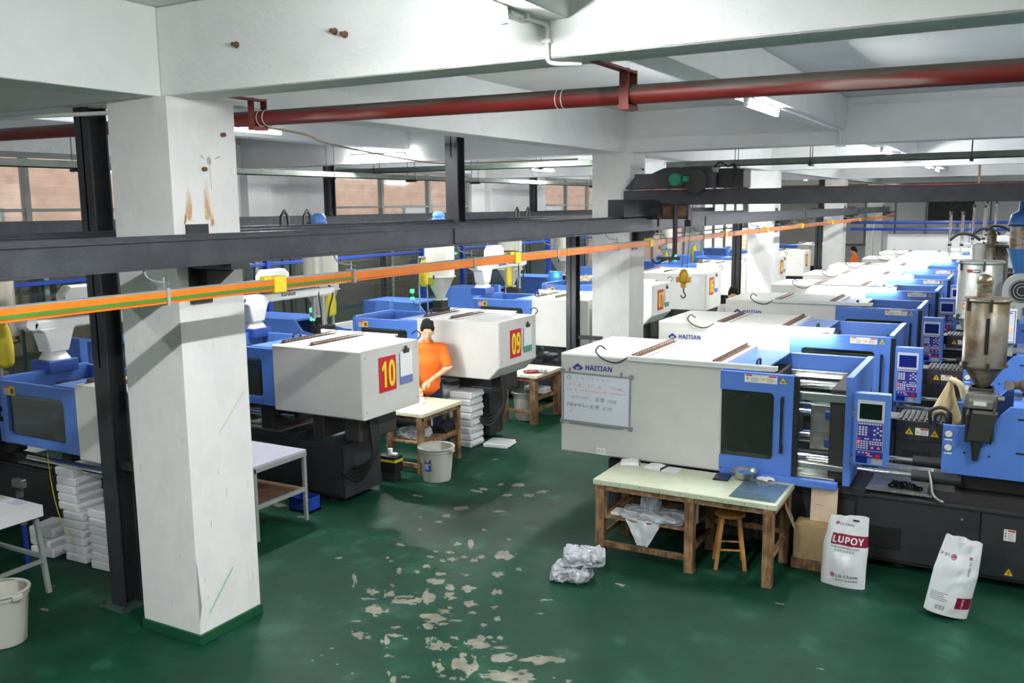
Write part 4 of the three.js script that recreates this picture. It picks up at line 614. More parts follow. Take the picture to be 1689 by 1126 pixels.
// polymer sacks
function sack(w, h, d, sd, lean, openTop) {
  const nx = 22, ny = 26, pos = [], uv = [], idx = [];
  for (const side of [1, -1]) for (let j = 0; j <= ny; j++) for (let i = 0; i <= nx; i++) {
    const u = i / nx, v = j / ny, s = Math.sin(Math.PI * u), belly = Math.pow(Math.max(0, Math.sin(Math.PI * Math.min(1, 0.16 + v * 0.8))), 0.7) * Math.pow(s, 0.45), nz = (fbm(u * 5 + sd * 11 + (side > 0 ? 0 : 30), v * 6 + sd, 64, 4) - 0.5) * 0.05 * s, wd = w * (1 - (v > 0.55 ? 0.16 * (v - 0.55) / 0.45 : 0) + (fbm(v * 5 + sd, 3.3, 64, 3) - 0.5) * 0.05);
    const th = (openTop ? d * 0.5 * Math.pow(s, 0.4) * (0.75 + 0.25 * Math.sin(Math.PI * v)) : d * 0.5 * belly * (1 - v * 0.55)) + 0.002 * s;
    pos.push((u - 0.5) * wd + lean * v * v, v * h + (v > 0.97 ? (fbm(u * 4 + sd, 1.7, 64, 2) - 0.5) * 0.05 : 0) - (v < 0.05 ? 0 : 0), side * th + nz * (v > 0.04 ? 1 : 0)); uv.push(side > 0 ? u : 1 - u, v);
  }
  for (let k = 0; k < 2; k++) for (let j = 0; j < ny; j++) for (let i = 0; i < nx; i++) { const a = k * (nx + 1) * (ny + 1) + j * (nx + 1) + i, b = a + 1, c = a + nx + 1, e = c + 1; if (k === 0) idx.push(a, b, e, a, e, c); else idx.push(a, e, b, a, c, e); }
  const g = new THREE.BufferGeometry(); g.setAttribute('position', new THREE.Float32BufferAttribute(pos, 3)); g.setAttribute('uv', new THREE.Float32BufferAttribute(uv, 2)); g.setIndex(idx); g.computeVertexNormals(); return g;
}
const lg = (c, x, y, r) => { c.fillStyle = '#8c1338'; c.beginPath(); c.arc(x, y, r, 0, 7); c.fill(); c.strokeStyle = '#e8e8ea'; c.lineWidth = r * 0.14; c.beginPath(); c.arc(x, y, r * 0.68, 0.1, 5.4); c.stroke(); c.beginPath(); c.moveTo(x, y - r * 0.4); c.lineTo(x, y + r * 0.35); c.lineTo(x + r * 0.4, y + r * 0.35); c.stroke(); };
{
  const print1 = canvasTex(512, 900, (c, w, h) => {
    c.fillStyle = '#e6e8ea'; c.fillRect(0, 0, w, h); lg(c, 118, 96, 22); c.fillStyle = '#32323a'; c.font = 'bold 44px sans-serif'; c.fillText('LG Chem', 148, 116);
    c.fillStyle = '#8c1338'; c.fillRect(90, 222, 422, 140); c.fillStyle = '#eceaec'; c.font = 'bold 118px sans-serif'; c.fillText('LUPOY', 96, 336);
    c.fillStyle = '#55565c'; c.font = 'bold 34px sans-serif'; c.fillText('Polycarbonate resin', 100, 404); c.fillStyle = '#b2b4b8'; for (let i = 0; i < 7; i++) c.fillRect(140 + i * 34, 424, 26, 28);
    lg(c, 150, 748, 30); c.fillStyle = '#32323a'; c.font = 'bold 58px sans-serif'; c.fillText('LG Chem', 190, 770); c.font = 'bold 32px sans-serif'; c.fillText('MADE IN KOREA', 190, 816);
  });
  const s1 = thing('resin_sack', 'standing white sack with dark red LUPOY band', 'sack', [-1.19, 0.0, -7.99], -0.05); put('body', sack(0.37, 0.63, 0.19, 1, 0.04, false), std(0xffffff, 0.35, 0, { map: print1, side: THREE.DoubleSide }), s1); put('grip_slot', bx(0.07, 0.12, 0.6, 0.612, 0.022, 0.03), M.black, s1);
  const print2 = canvasTex(512, 900, (c, w, h) => {
    c.fillStyle = '#e6e8ea'; c.fillRect(0, 0, w, h); lg(c, 150, 190, 34); c.fillStyle = '#32323a'; c.save(); c.translate(100, 170); c.rotate(Math.PI); c.font = 'bold 46px sans-serif'; c.fillText('LG Chem', 0, 0); c.restore();
    lg(c, 360, 170, 20); c.save(); c.translate(352, 206); c.rotate(Math.PI / 2); c.font = 'bold 40px sans-serif'; c.fillStyle = '#32323a'; c.fillText('LG Chem', 0, 0); c.restore();
    c.fillStyle = '#8c1338'; c.fillRect(300, 640, 200, 140); c.save(); c.translate(392, 770); c.rotate(-Math.PI / 2); c.fillStyle = '#eceaec'; c.font = 'italic bold 40px sans-serif'; c.fillText('Lupoy', 0, 0); c.restore(); lines(c, 20, 640, 190, 5, 22, '#6b6c72'); c.fillStyle = '#32323a'; for (let i = 0; i < 14; i++) c.fillRect(90 + i * 8, 790, (i * 7 % 5) + 1, 56);
  });
  const s2 = thing('resin_sack', 'open white sack leaning, dark red mark near its foot', 'sack', [-0.36, 0.0, -7.73], 0.25); s2.rotation.z = -0.17; s2.position.y = 0.032; put('body', sack(0.33, 0.63, 0.2, 5, 0, true), std(0xffffff, 0.35, 0, { map: print2, side: THREE.DoubleSide }), s2); put('pellets', bx(-0.1, 0.1, 0.05, 0.35, -0.05, 0.05, 0.03), M.paper, s2);
}
// packs of small parts on the floor by the bench
[[-3.34, 0, -7.02, 0.2, 'wrapped grey pack lying on the floor by the bench, lower of two'], [-3.27, 0.125, -7.12, 0.45, 'wrapped grey pack lying on another pack by the bench']].forEach(([x, y, z, a, l], i) => { const k = thing('plastic_pack', l, 'plastic pack', [x, y, z], a); put('bag', crumple(0.34, 0.12, 0.27, 10, 0.045, i + 12), new THREE.MeshPhysicalMaterial({ color: 0xb9bcc2, roughness: 0.3, transmission: 0.15, thickness: 0, clearcoat: 0.5 }), k); put('paper_slip', bx(-0.04, 0.08, 0.118, 0.121, 0.0, 0.035), M.paper, k); });
// ---------------------------------------------------------------- injection ends of the right row: hoppers and dryers
function hopper(o) {
  const { r, y0, yc, y1, mat } = o, t = thing('material_hopper', o.label, 'hopper', o.pos);
  put('cone', lathe([[r * 0.28, y0], [r, yc], [r * 1.03, yc]], 32), mat, t);
  put('barrel', lathe([[r, yc], [r, y1], [0, y1 + 0.02]], 32), mat, t);
  put('lid', lathe([[0, y1 + 0.03], [r * 1.04, y1 + 0.02], [r * 1.1, y1 + 0.005], [r * 1.1, y1 - 0.01], [r, y1 - 0.012]], 32), mat, t);
  put('flange', [cyl(r * 1.09, r * 1.09, 0.016, 0, yc, 0, 'y', 32), cyl(r * 0.5, r * 0.5, 0.03, 0, y0 - 0.015, 0, 'y', 16)], mat, t);
  for (const a of [0.2, 2.2, 4.2, 5.4]) each('latch', [bx(-0.012, 0.012, yc - 0.03, yc + 0.04, r * 1.02, r * 1.02 + 0.03, 0.004), bx(-0.01, 0.01, y1 - 0.09, y1 + 0.02, r * 1.02, r * 1.02 + 0.02, 0.004)].map((g) => g.rotateY(a)), M.castIron, t);
  if (o.glass !== false) { const gl = put('sight_glass', bx(-0.016, 0.016, yc + (y1 - yc) * 0.2, yc + (y1 - yc) * 0.75, r - 0.003, r + 0.006, 0.004).rotateY(o.turn ?? 0.1), M.black, t); void gl; }
  if (o.cowl) put('cowl', [new THREE.SphereGeometry(0.07, 18, 12).translate(-0.03, y1 + 0.16, 0), cyl(0.06, 0.065, 0.14, -0.03, y1 + 0.08, 0.01, 'y', 18)], o.cowlMat ?? M.dirtySteel, t);
  if (o.label2) { put('brand_strip', label3(0.14, 0.035).rotateY(-0.25).translate(-r * 0.25, y1 - 0.09, r * 0.985), print(160, 40, (c) => { c.fillStyle = '#3a3a3c'; c.fillRect(0, 0, 160, 40); c.fillStyle = '#b8222a'; c.fillRect(0, 0, 52, 40); c.fillStyle = '#ddd'; c.fillRect(66, 12, 84, 16); }), t); put('warning_mark', label3(0.05, 0.07).rotateY(-0.6).translate(-r * 0.57, yc + 0.14, r * 0.83), print(64, 90, (c) => { c.fillStyle = '#e2631e'; c.fillRect(0, 0, 64, 90); c.fillStyle = '#e8e4da'; c.beginPath(); c.arc(32, 46, 20, 0, 7); c.fill(); c.fillStyle = '#333'; c.fillRect(26, 36, 14, 18); }), t); }
  return t;
}
hopper({ pos: [-0.235, 0, -9.03], r: 0.178, y0: 1.66, yc: 1.86, y1: 2.44, mat: M.dirtySteel, cowl: true, label: 'dusty stainless steel hopper on the whiteboard machine' });
hopper({ pos: [-0.41, 0, -11.95], r: 0.235, y0: 1.66, yc: 1.96, y1: 2.6, mat: std(0xb4b8b2, 0.35, 0.45), cowl: true, cowlMat: M.greyPaint, label2: true, label: 'large pale grey dryer hopper with orange warning mark' });
hopper({ pos: [-0.36, 0, -15.0], r: 0.2, y0: 1.66, yc: 2.0, y1: 2.66, mat: M.dirtySteel, cowl: true, label: 'brown stained hopper behind the pale grey dryer' });
hopper({ pos: [-0.42, 0, -18.0], r: 0.2, y0: 1.66, yc: 1.95, y1: 2.6, mat: M.cream, cowl: false, label: 'cream hopper far down the right row' });
{
  const b = thing('hot_air_blower', 'grey round blower with dark grille beside the pale grey dryer', 'blower', [0.02, 2.3, -11.75]);
  put('volute', [cyl(0.19, 0.19, 0.16, 0, 0, 0, 'z', 32), bx(-0.19, -0.06, -0.34, 0, -0.07, 0.07, 0.01)], std(0x9b9f9b, 0.45, 0.3), b); put('grille', [cyl(0.13, 0.13, 0.01, 0.01, 0, 0.084, 'z', 28)], M.black, b); for (const r of [0.05, 0.085, 0.12]) put('grille_ring', new THREE.TorusGeometry(r, 0.004, 6, 28).translate(0.01, 0, 0.092), M.greyPaint, b); put('support', [bx(-0.17, -0.1, -0.8, -0.3, -0.04, 0.04), bx(-0.14, 0.3, -0.72, -0.66, -0.04, 0.04)], M.greyPaint, b);
  const c = thing('dryer_control_box', 'white control box with small orange light under the blower', 'control box', [-0.1, 1.73, -11.45]); put('case', bx(-0.12, 0.1, 0, 0.38, -0.12, 0, 0.008), M.whitePlastic, c); put('front_print', flat(0.2, 0.36, -0.01, 0.19, 0.0015), print(128, 230, (k, w, h) => { k.fillStyle = '#d5d8e4'; k.fillRect(0, 0, w, h); k.strokeStyle = '#5a5d94'; k.lineWidth = 5; k.strokeRect(5, 5, w - 10, h - 10); k.fillStyle = '#5a5d94'; k.fillRect(24, 14, 80, 10); k.fillStyle = '#8d92a2'; k.fillRect(48, 40, 30, 22); lines(k, 40, 150, 60, 7, 10, '#7a7fb0'); }), c); put('light', bx(0.03, 0.06, 0.15, 0.18, 0, 0.008), glow(1, 0.3, 0.05, 0.25), c); put('bracket', bx(-0.1, 0.08, -0.15, 0, -0.1, -0.06), M.greyPaint, c);
  const d = thing('dryer_control_box', 'dark brown control cabinet with red light beside the dusty hopper', 'control box', [0.08, 1.62, -9.0]); put('case', bx(0, 0.3, 0, 0.55, -0.2, 0, 0.01), std(0x4e443e, 0.5, 0.3), d); put('front_frame', [bx(0.0, 0.3, 0.535, 0.55, 0, 0.006), bx(0, 0.015, 0, 0.55, 0, 0.006), bx(0, 0.3, 0, 0.015, 0, 0.006)], M.greyPaint, d); put('light', bx(0.05, 0.085, 0.27, 0.3, 0, 0.008), M.redGlow, d);
  const e = thing('feed_pipe', 'short pipe with round gauge and white threads beside the hopper', 'pipe', [-0.02, 1.72, -8.88]); put('pipe_body', [cyl(0.035, 0.035, 0.32, 0.12, 0, 0, 'x', 16), cyl(0.05, 0.05, 0.03, 0.1, 0, 0, 'x', 16)], M.rust, e); put('gauge', [cyl(0.038, 0.038, 0.02, 0.0, 0.0, 0.05, 'z', 20)], M.steelDull, e); put('threads', Array.from({ length: 9 }, (_, k) => tube([[0.15 + k * 0.012, 0.036, 0.01], [0.15 + k * 0.013, 0, 0.04], [0.16 + k * 0.012 * Math.sin(k), -0.08 - (k % 4) * 0.04, 0.045], [0.155 + k * 0.01, -0.14 - (k % 3) * 0.05, 0.05]], 0.005, 10, 5)), M.paper, e);
  const f = thing('discharge_chute', 'black tapered discharge chute hanging before the blue housing', 'chute', [-0.24, 1.12, -8.47]); put('spout', lathe([[0.022, 0], [0.045, 0.17], [0.04, 0.17], [0.018, 0.004]], 20), M.blackPaint, f); put('channel', [plateShape([[-0.08, 0.17], [0.1, 0.17], [0.15, 0.42], [-0.04, 0.42]], null, 0.12, 0.008).translate(0, 0, -0.08)], M.castIron, f); each('side_cheek', [bx(-0.09, -0.07, 0.16, 0.4, -0.2, 0.03, 0.006), bx(0.11, 0.13, 0.18, 0.42, -0.2, 0.03, 0.006)], M.blackPaint, f);
  const h = thing('magnet_drawer', 'dull steel drawer box between hopper and feed throat', 'drawer box', [-0.235, 1.5, -8.86]); put('box', bx(-0.12, 0.13, 0.0, 0.13, -0.12, 0.06, 0.008), M.steelDull, h); put('drawer', bx(-0.09, 0.1, 0.02, 0.09, 0.06, 0.16, 0.006), M.steelDull, h); put('plate', bx(-0.05, 0.05, 0.05, 0.085, 0.16, 0.163), M.paper, h); put('knob', cyl(0.03, 0.03, 0.05, 0.16, 0.1, 0.05, 'x', 12), M.steelDull, h);
  // cloth draped over the barrel of the next machine
  const cl = thing('dust_cloth', 'beige cloth draped over the barrel behind the hopper', 'cloth', [-0.56, 1.2, -9.3]); const cg = new THREE.ConeGeometry(0.16, 0.5, 26, 14, true), cp = cg.attributes.position; for (let i = 0; i < cp.count; i++) { const a = Math.atan2(cp.getZ(i), cp.getX(i)), v = 0.5 - cp.getY(i) / 0.5; const k = 1 + 0.22 * Math.sin(a * 5 + 1) * v + (fbm(a * 2 + 9, v * 4, 64, 3) - 0.5) * 0.5 * v; cp.setXYZ(i, cp.getX(i) * k + (1 - v) * 0.06, cp.getY(i) + 0.25, cp.getZ(i) * k * 0.8); } cg.computeVertexNormals(); put('drape', cg, std(0xc8b48a, 0.9, 0, { side: THREE.DoubleSide }), cl); put('fold', tube([[0.05, 0.46, 0], [0.14, 0.42, 0.05], [0.18, 0.3, 0.06]], 0.03, 12, 8), M.beige, cl);
  const g = thing('black_rag', 'oily black lump lying on the drip tray', 'rag', [-0.82, 0.723, -8.72]); put('lump', crumple(0.2, 0.045, 0.08, 6, 0.03, 21), std(0x0c0d0e, 0.25), g); put('tail', crumple(0.08, 0.03, 0.05, 4, 0.02, 22).translate(0.12, 0, 0.01), std(0x0c0d0e, 0.25), g);
  tag(put('hose', tube([[-0.6, 0.95, -8.6], [-0.57, 0.85, -8.55], [-0.55, 0.76, -8.52], [-0.5, 0.72, -8.5], [-0.46, 0.71, -8.48]], 0.014, 24, 8), M.steelDull), 'grey hose bending down onto the black base', 'hose');
  tag(put('hose_loop', [tube([[-0.62, 1.34, -8.75], [-0.62, 1.46, -8.72], [-0.55, 1.5, -8.72], [-0.47, 1.47, -8.72], [-0.46, 1.34, -8.75]], 0.016, 24, 8), tube([[-0.58, 1.34, -8.7], [-0.57, 1.44, -8.68], [-0.52, 1.46, -8.68], [-0.49, 1.43, -8.68], [-0.48, 1.34, -8.7]], 0.014, 24, 8)], M.castIron), 'pair of metal hose loops on the barrel cover', 'hose');
  tag(put('warning_sticker', label3(0.075, 0.075).translate(0.07, 0.16, -8.526), M.boltLabel), 'yellow voltage triangle low on the black machine base', 'sticker');
  tag(put('warning_sticker', label3(0.09, 0.1).translate(0.06, 0.485, -8.526), M.safetyLabel), 'white safety notice on the black machine base', 'sticker');
  tag(put('warning_sticker', label3(0.1, 0.06).translate(-0.99, 0.655, -8.534), M.cautionYellow), 'white and yellow caution notice under the control panel', 'sticker');
}
// ---------------------------------------------------------------- bins
function bin(label, pos, r, h, mat, sticker) {
  const b = thing('waste_bin', label, 'bin', pos); put('body', lathe([[0, 0.004], [r * 0.78, 0], [r * 0.8, 0.01], [r, h - 0.02], [r * 1.0, h], [r * 0.97, h], [r * 0.77, 0.02], [0, 0.02]], 32), mat, b); put('rim', [new THREE.TorusGeometry(r * 1.03, 0.014, 8, 32).rotateX(Math.PI / 2).translate(0, h - 0.006, 0), cyl(r * 1.04, r * 1.04, 0.035, 0, h - 0.03, 0, 'y', 32, true)], mat, b);
  for (const s of [-1, 1]) put('handle', bx(s * r * 1.08 - 0.02, s * r * 1.08 + 0.02, h - 0.05, h - 0.005, -0.04, 0.04, 0.01), mat, b);
  if (sticker) { put('sticker', label3(0.1, 0.16, 0.002).translate(0.0, h * 0.55, r * 0.925), print(100, 160, (c) => { c.fillStyle = '#31599a'; c.fillRect(0, 0, 100, 160); c.fillStyle = '#d07a3a'; c.fillRect(8, 10, 60, 40); c.fillStyle = '#8fb6d8'; c.fillRect(10, 70, 50, 70); c.fillStyle = '#e6c23a'; c.fillRect(64, 64, 26, 20); }), b); put('ring_mark', new THREE.TorusGeometry(0.03, 0.005, 6, 20).rotateY(-0.6).translate(-r * 0.6, h * 0.5, r * 0.74), M.rust, b); }
  return b;
}
const binDirty = std(0xffffff, 0.6, 0, { map: dataTex(256, (u, v) => { const f = fbm(u * 8, v * 4, 8, 5), k = clamp((f - 0.5) * 5, 0, 1); return [178 - 60 * k, 178 - 60 * k, 168 - 62 * k]; }) });
bin('grey plastic bin with blue sticker standing by the worker table', [-6.1, 0, -8.97], 0.21, 0.42, binDirty, true);
bin('dirty grey bin at the foot of the trestle table', [-6.72, 0, -3.88], 0.19, 0.43, binDirty, false);
bin('grey bin half hidden under the table by machine nine', [-6.66, 0, -12.27], 0.18, 0.44, binDirty, false);
// ---------------------------------------------------------------- tables and boxes in the left row
woodTable({ label: 'small wooden table with cream top where the worker stands', x0: -6.92, x1: -6.33, z0: -9.93, z1: -9.02, y: 0.78, legs: [-6.86, -6.39], top: M.creamTop, w: 0.075, shelf: [-6.88, -6.37, 0.4], rails: [[-6.39, -9.06, -6.39, -9.89, 0.36], [-6.86, -9.06, -6.39, -9.06, 0.1], [-6.86, -9.89, -6.39, -9.89, 0.3]] });
woodTable({ label: 'dark wooden table with cream top beside machine nine', x0: -6.95, x1: -6.28, z0: -12.85, z1: -11.98, y: 0.77, legs: [-6.88, -6.36], top: M.creamTop, w: 0.1, shelf: [-6.9, -6.34, 0.36], shelfZ: -12.55, rails: [[-6.36, -12.02, -6.36, -12.81, 0.2], [-6.88, -12.02, -6.36, -12.02, 0.18], [-6.36, -12.02, -6.36, -12.81, 0.38]] });
{
  const a = thing('parts_bag', 'clear bag of small red and black parts on dark wooden table', 'bag', [-6.45, 0.771, -12.15], 0.6); put('parts', crumple(0.26, 0.04, 0.11, 6, 0.03, 31), std(0x8a3c3c, 0.5), a); put('film', crumple(0.14, 0.035, 0.12, 5, 0.03, 32).translate(0.16, 0, 0), M.plasticBag, a);
  tag(put('foam_stack', [bx(-6.86, -6.44, 0.361, 0.4, -12.78, -12.57, 0.01), bx(-6.84, -6.44, 0.399, 0.46, -12.77, -12.58, 0.02)], M.whiteBox), 'white foam sheets on the lower shelf beside machine nine', 'foam');
  tag(put('plastic_heap', crumple(0.36, 0.1, 0.36, 8, 0.04, 41).translate(-6.66, 0.402, -9.3), M.plasticBag), 'heap of clear plastic bags on the worker table shelf', 'plastic bags');
  tag(put('dark_jacket', crumple(0.16, 0.12, 0.3, 8, 0.05, 43).translate(-6.47, 0.402, -9.72), std(0x191b26, 0.9)), 'dark rolled jacket on the worker table shelf', 'jacket');
  const p = thing('lidded_part', 'small white moulded part on the cream worker table', 'part', [-6.72, 0.781, -9.5], 0.3); put('shell', bx(-0.07, 0.07, 0, 0.04, -0.05, 0.05, 0.012), M.whiteBox, p); put('lid', bx(-0.06, 0.06, 0.04, 0.08, -0.05, -0.04, 0.004), M.whiteBox, p);
}
const ORD = ['lowest', 'second lowest', 'third lowest', 'fourth lowest', 'fifth lowest', 'sixth lowest', 'seventh lowest', 'eighth lowest', 'ninth lowest', 'tenth lowest'], nth = (k, n) => k === n - 1 ? 'topmost' : k === n - 2 ? 'second from the top' : ORD[k];
function pack(name, label, group, x, y, z, w, h, d, turn, mat, sd) {
  const t = thing(name, label, 'box', [x, y, z], turn, group), g = new RoundedBoxGeometry(w, h * 0.97, d, 3, h * 0.2), p = g.attributes.position;
  for (let i = 0; i < p.count; i++) { const k = (fbm(p.getX(i) * 14 + sd, p.getZ(i) * 14 + p.getY(i) * 20 + sd * 2, 64, 3) - 0.5) * 0.02; if (Math.abs(p.getY(i)) < h * 0.47) p.setXYZ(i, p.getX(i) * (1 + k * 2), p.getY(i), p.getZ(i) * (1 + k * 2)); }
  g.computeVertexNormals(); put('tray', g.translate(0, h / 2, 0), mat, t); each('film_ear', [bx(-w / 2 - 0.022, -w / 2, h * 0.35, h * 0.6, -d * 0.4, d * 0.4, 0.002), bx(w / 2, w / 2 + 0.022, h * 0.35, h * 0.6, -d * 0.4, d * 0.4, 0.002)], M.clearBox, t);
  return t;
}
for (let k = 0; k < 8; k++) pack('clear_box', `clear wrapped box, ${nth(k, 8)} in the stack beside machine nine and the worker`, 'clear boxes stacked by the worker', -6.66 + rr(-0.012, 0.012), k * 0.098, -10.56, 0.36, 0.098, 0.34, rr(-0.05, 0.05), M.clearBox, k + 3);
for (let k = 0; k < 8; k++) pack('clear_box', `clear wrapped box, ${nth(k, 8)} in the stack right behind the worker`, 'clear boxes stacked behind the worker', -7.1 + rr(-0.012, 0.012), k * 0.098, -10.6, 0.36, 0.098, 0.34, rr(-0.05, 0.05), M.clearBox, k + 31);
pack('clear_box', 'single clear wrapped box lying on the green floor', undefined, -6.22, 0, -10.72, 0.36, 0.06, 0.34, 0.15, M.clearBox, 77);
// white boxes at far left
for (let k = 0; k < 11; k++) pack('white_box', `white wrapped box, ${nth(k, 11)} in the tallest stack left of the post`, 'tall stack of white boxes', -7.72 + (k > 5 ? -0.02 : 0.03) + rr(-0.012, 0.012), k * 0.083, -5.32, 0.28, 0.083, 0.3, rr(-0.06, 0.06), M.whiteBox, k + 50);
for (let k = 0; k < 7; k++) pack('white_box', `white wrapped box, ${nth(k, 7)} in the shorter stack by the post`, 'short stack of white boxes', -7.28 + rr(-0.01, 0.01), k * 0.083, -5.3, 0.3, 0.083, 0.3, rr(-0.06, 0.06), M.whiteBox, k + 70);
for (let k = 0; k < 3; k++) pack('white_box', `bagged white box, ${nth(k, 3)} in the low stack by the trestle`, 'low stack of bagged white boxes', -8.12 + rr(-0.01, 0.01), k * 0.1, -5.25, 0.3, 0.1, 0.3, rr(-0.2, 0.2), M.whiteBox, k + 80);
{ // steel trestle table at far left with paper and steel table by the first column
  const t = thing('trestle_table', 'grey steel trestle table with drooping white cover at far left', 'table', [-7.62, 0, -4.32]);
  put('table_top', bx(-0.48, 0.36, 0.77, 0.8, -0.3, 0.3, 0.004), M.whiteBox, t); put('cover_sheet', [plateShape([[-0.48, 0.8], [0.36, 0.8], [0.36, 0.74], [0.15, 0.69], [-0.1, 0.64], [-0.48, 0.62]], null, 0.004, 0).translate(0, 0, 0.3), bx(0.36, 0.364, 0.7, 0.8, -0.3, 0.3)], M.paper, t);
  for (const [a, b] of [[0.3, 0.26], [0.3, -0.26], [-0.4, 0.26], [-0.4, -0.26]]) put('leg', beamBar([a, 0.77, b], [a + 0.12 * Math.sign(a) * (b < 0 ? 0.4 : 1), 0, b * 1.15], 0.036, 0.036), M.greyPaint, t);
  put('stretcher', [beamBar([0.36, 0.3, 0.27], [0.34, 0.3, -0.27], 0.03, 0.03), beamBar([-0.44, 0.3, 0.27], [0.36, 0.3, 0.27], 0.03, 0.03), beamBar([-0.44, 0.34, -0.27], [0.34, 0.34, -0.27], 0.03, 0.03), beamBar([0.05, 0.77, 0.1], [0.12, 0, 0.12], 0.03, 0.03)], M.greyPaint, t);
  const q = onY(30, 830, 0.8); tag(put('printed_leaflet', [bx(q.x - 0.09, q.x + 0.07, 0.801, 0.804, q.z - 0.05, q.z + 0.05), bx(q.x - 0.05, q.x + 0.03, 0.804, 0.805, q.z - 0.02, q.z)], std(0xd8cfe4, 0.7)), 'small printed leaflet on the trestle table', 'leaflet');
  const s = thing('steel_table', 'grey steel table with lilac top beside the first column', 'table', [-6.95, 0, -6.74]);
  put('table_top', bx(-0.44, 0.44, 0.75, 0.78, -0.38, 0.38, 0.004), std(0xffffff, 0.5, 0, { map: rep(mottle([176, 174, 186], 8), 1) }), s); put('rim', [bx(-0.445, 0.445, 0.71, 0.752, 0.36, 0.385), bx(0.42, 0.445, 0.71, 0.752, -0.38, 0.38)], M.greyPaint, s);
  for (const [a, b] of [[1, 1], [1, -1], [-1, 1], [-1, -1]]) put('leg', bx(a * 0.42 - 0.018, a * 0.42 + 0.018, 0, 0.72, b * 0.36 - 0.018, b * 0.36 + 0.018), M.greyPaint, s); put('shelf', bx(-0.42, 0.42, 0.34, 0.36, -0.36, 0.36), M.rust, s); put('shelf_rim', [bx(0.41, 0.44, 0.33, 0.37, -0.36, 0.36), bx(-0.42, 0.42, 0.33, 0.37, 0.35, 0.375)], M.greyPaint, s);
  const rb = thing('red_bucket', 'red plastic bucket peeking out between post and first column', 'bucket', [-6.62, 0, -5.35]); put('body', lathe([[0, 0.01], [0.1, 0], [0.14, 0.36], [0.155, 0.37], [0.155, 0.39], [0.135, 0.385], [0.095, 0.02], [0, 0.02]], 24), M.red, rb); put('handle', tube([[-0.14, 0.36, 0], [-0.1, 0.28, 0.14], [0.1, 0.28, 0.14], [0.14, 0.36, 0]], 0.006, 16, 6), M.red, rb);
  const bb = thing('blue_crate', 'small blue plastic tub under the machine by the lilac table', 'tub', [-6.78, 0, -7.36]); put('body', [bx(-0.14, 0.14, 0, 0.02, -0.1, 0.1), bx(-0.14, 0.14, 0, 0.16, 0.09, 0.1), bx(-0.14, 0.14, 0, 0.16, -0.1, -0.09), bx(-0.14, -0.13, 0, 0.16, -0.1, 0.1), bx(0.13, 0.14, 0, 0.16, -0.1, 0.1)], M.bluePipe, bb); put('rim', bx(-0.15, 0.15, 0.15, 0.165, 0.1, 0.11), M.bluePipe, bb);
}
// ---------------------------------------------------------------- left row: dryers, take-out robots, filter bags, beacons
const HX = (L) => XEND - (L + 1.15 + 0.76 + 0.26);
[[0, 0.24, 2.0, 2.82, M.dirtySteel, 'stained steel hopper behind the orange rail at far left'], [2, 0.27, 2.06, 2.9, M.cream, 'tall cream dryer hopper on machine nine'], [3, 0.27, 2.06, 2.9, M.cream, 'tall cream dryer hopper on the machine behind second column'], [4, 0.26, 2.0, 2.75, M.cream, 'cream dryer hopper on machine seven'], [5, 0.26, 2.0, 2.7, M.cream, 'cream dryer hopper on machine six'], [6, 0.26, 2.0, 2.7, M.cream, 'cream dryer hopper beyond machine six'], [7, 0.26, 2.0, 2.7, M.cream, 'last cream dryer hopper along the left row']].forEach(([i, r, yc, y1, mat, label]) => hopper({ pos: [HX(LZ[i][2]), 0, LZ[i][1] - 0.53], r, y0: 1.66, yc, y1, mat, glass: false, label }));
// blue vacuum loaders peeping over the runways
[[45, 389, -9.2, 'blue loader head above the runway at far left'], [572, 362, -9.4, 'blue loader head above the runway before the pink window'], [735, 358, -9.4, 'blue loader head beside the dark hanger post'], [862, 350, -9.6, 'small blue loader head near the second column'], [1168, 345, -9.4, 'small blue loader head under the crane girder']].forEach(([px, py, x, label], q) => { const i = [0, 2, 3, 4, 6][q], y1 = [2.82, 2.9, 2.9, 2.75, 2.7][q], p = new THREE.Vector3(HX(LZ[i][2]), y1 + 0.14, LZ[i][1] - 0.53), t = thing('loader_head', label, 'loader', [p.x, p.y, p.z]); void px; void py; void x; put('dome', lathe([[0, 0.2], [0.07, 0.19], [0.11, 0.14], [0.115, 0.1], [0.1, 0.09], [0.12, 0.06], [0.125, -0.12], [0, -0.12]], 20), std(0x4b7cc4, 0.45), t); put('clamp_ring', new THREE.TorusGeometry(0.122, 0.008, 6, 24).rotateX(Math.PI / 2).translate(0, 0.05, 0), M.blueDeep, t); put('inlet', tube([[-0.1, 0.06, 0.02], [-0.2, 0.02, 0.05], [-0.24, -0.12, 0.05]], 0.018, 12, 8), M.rubber, t); });
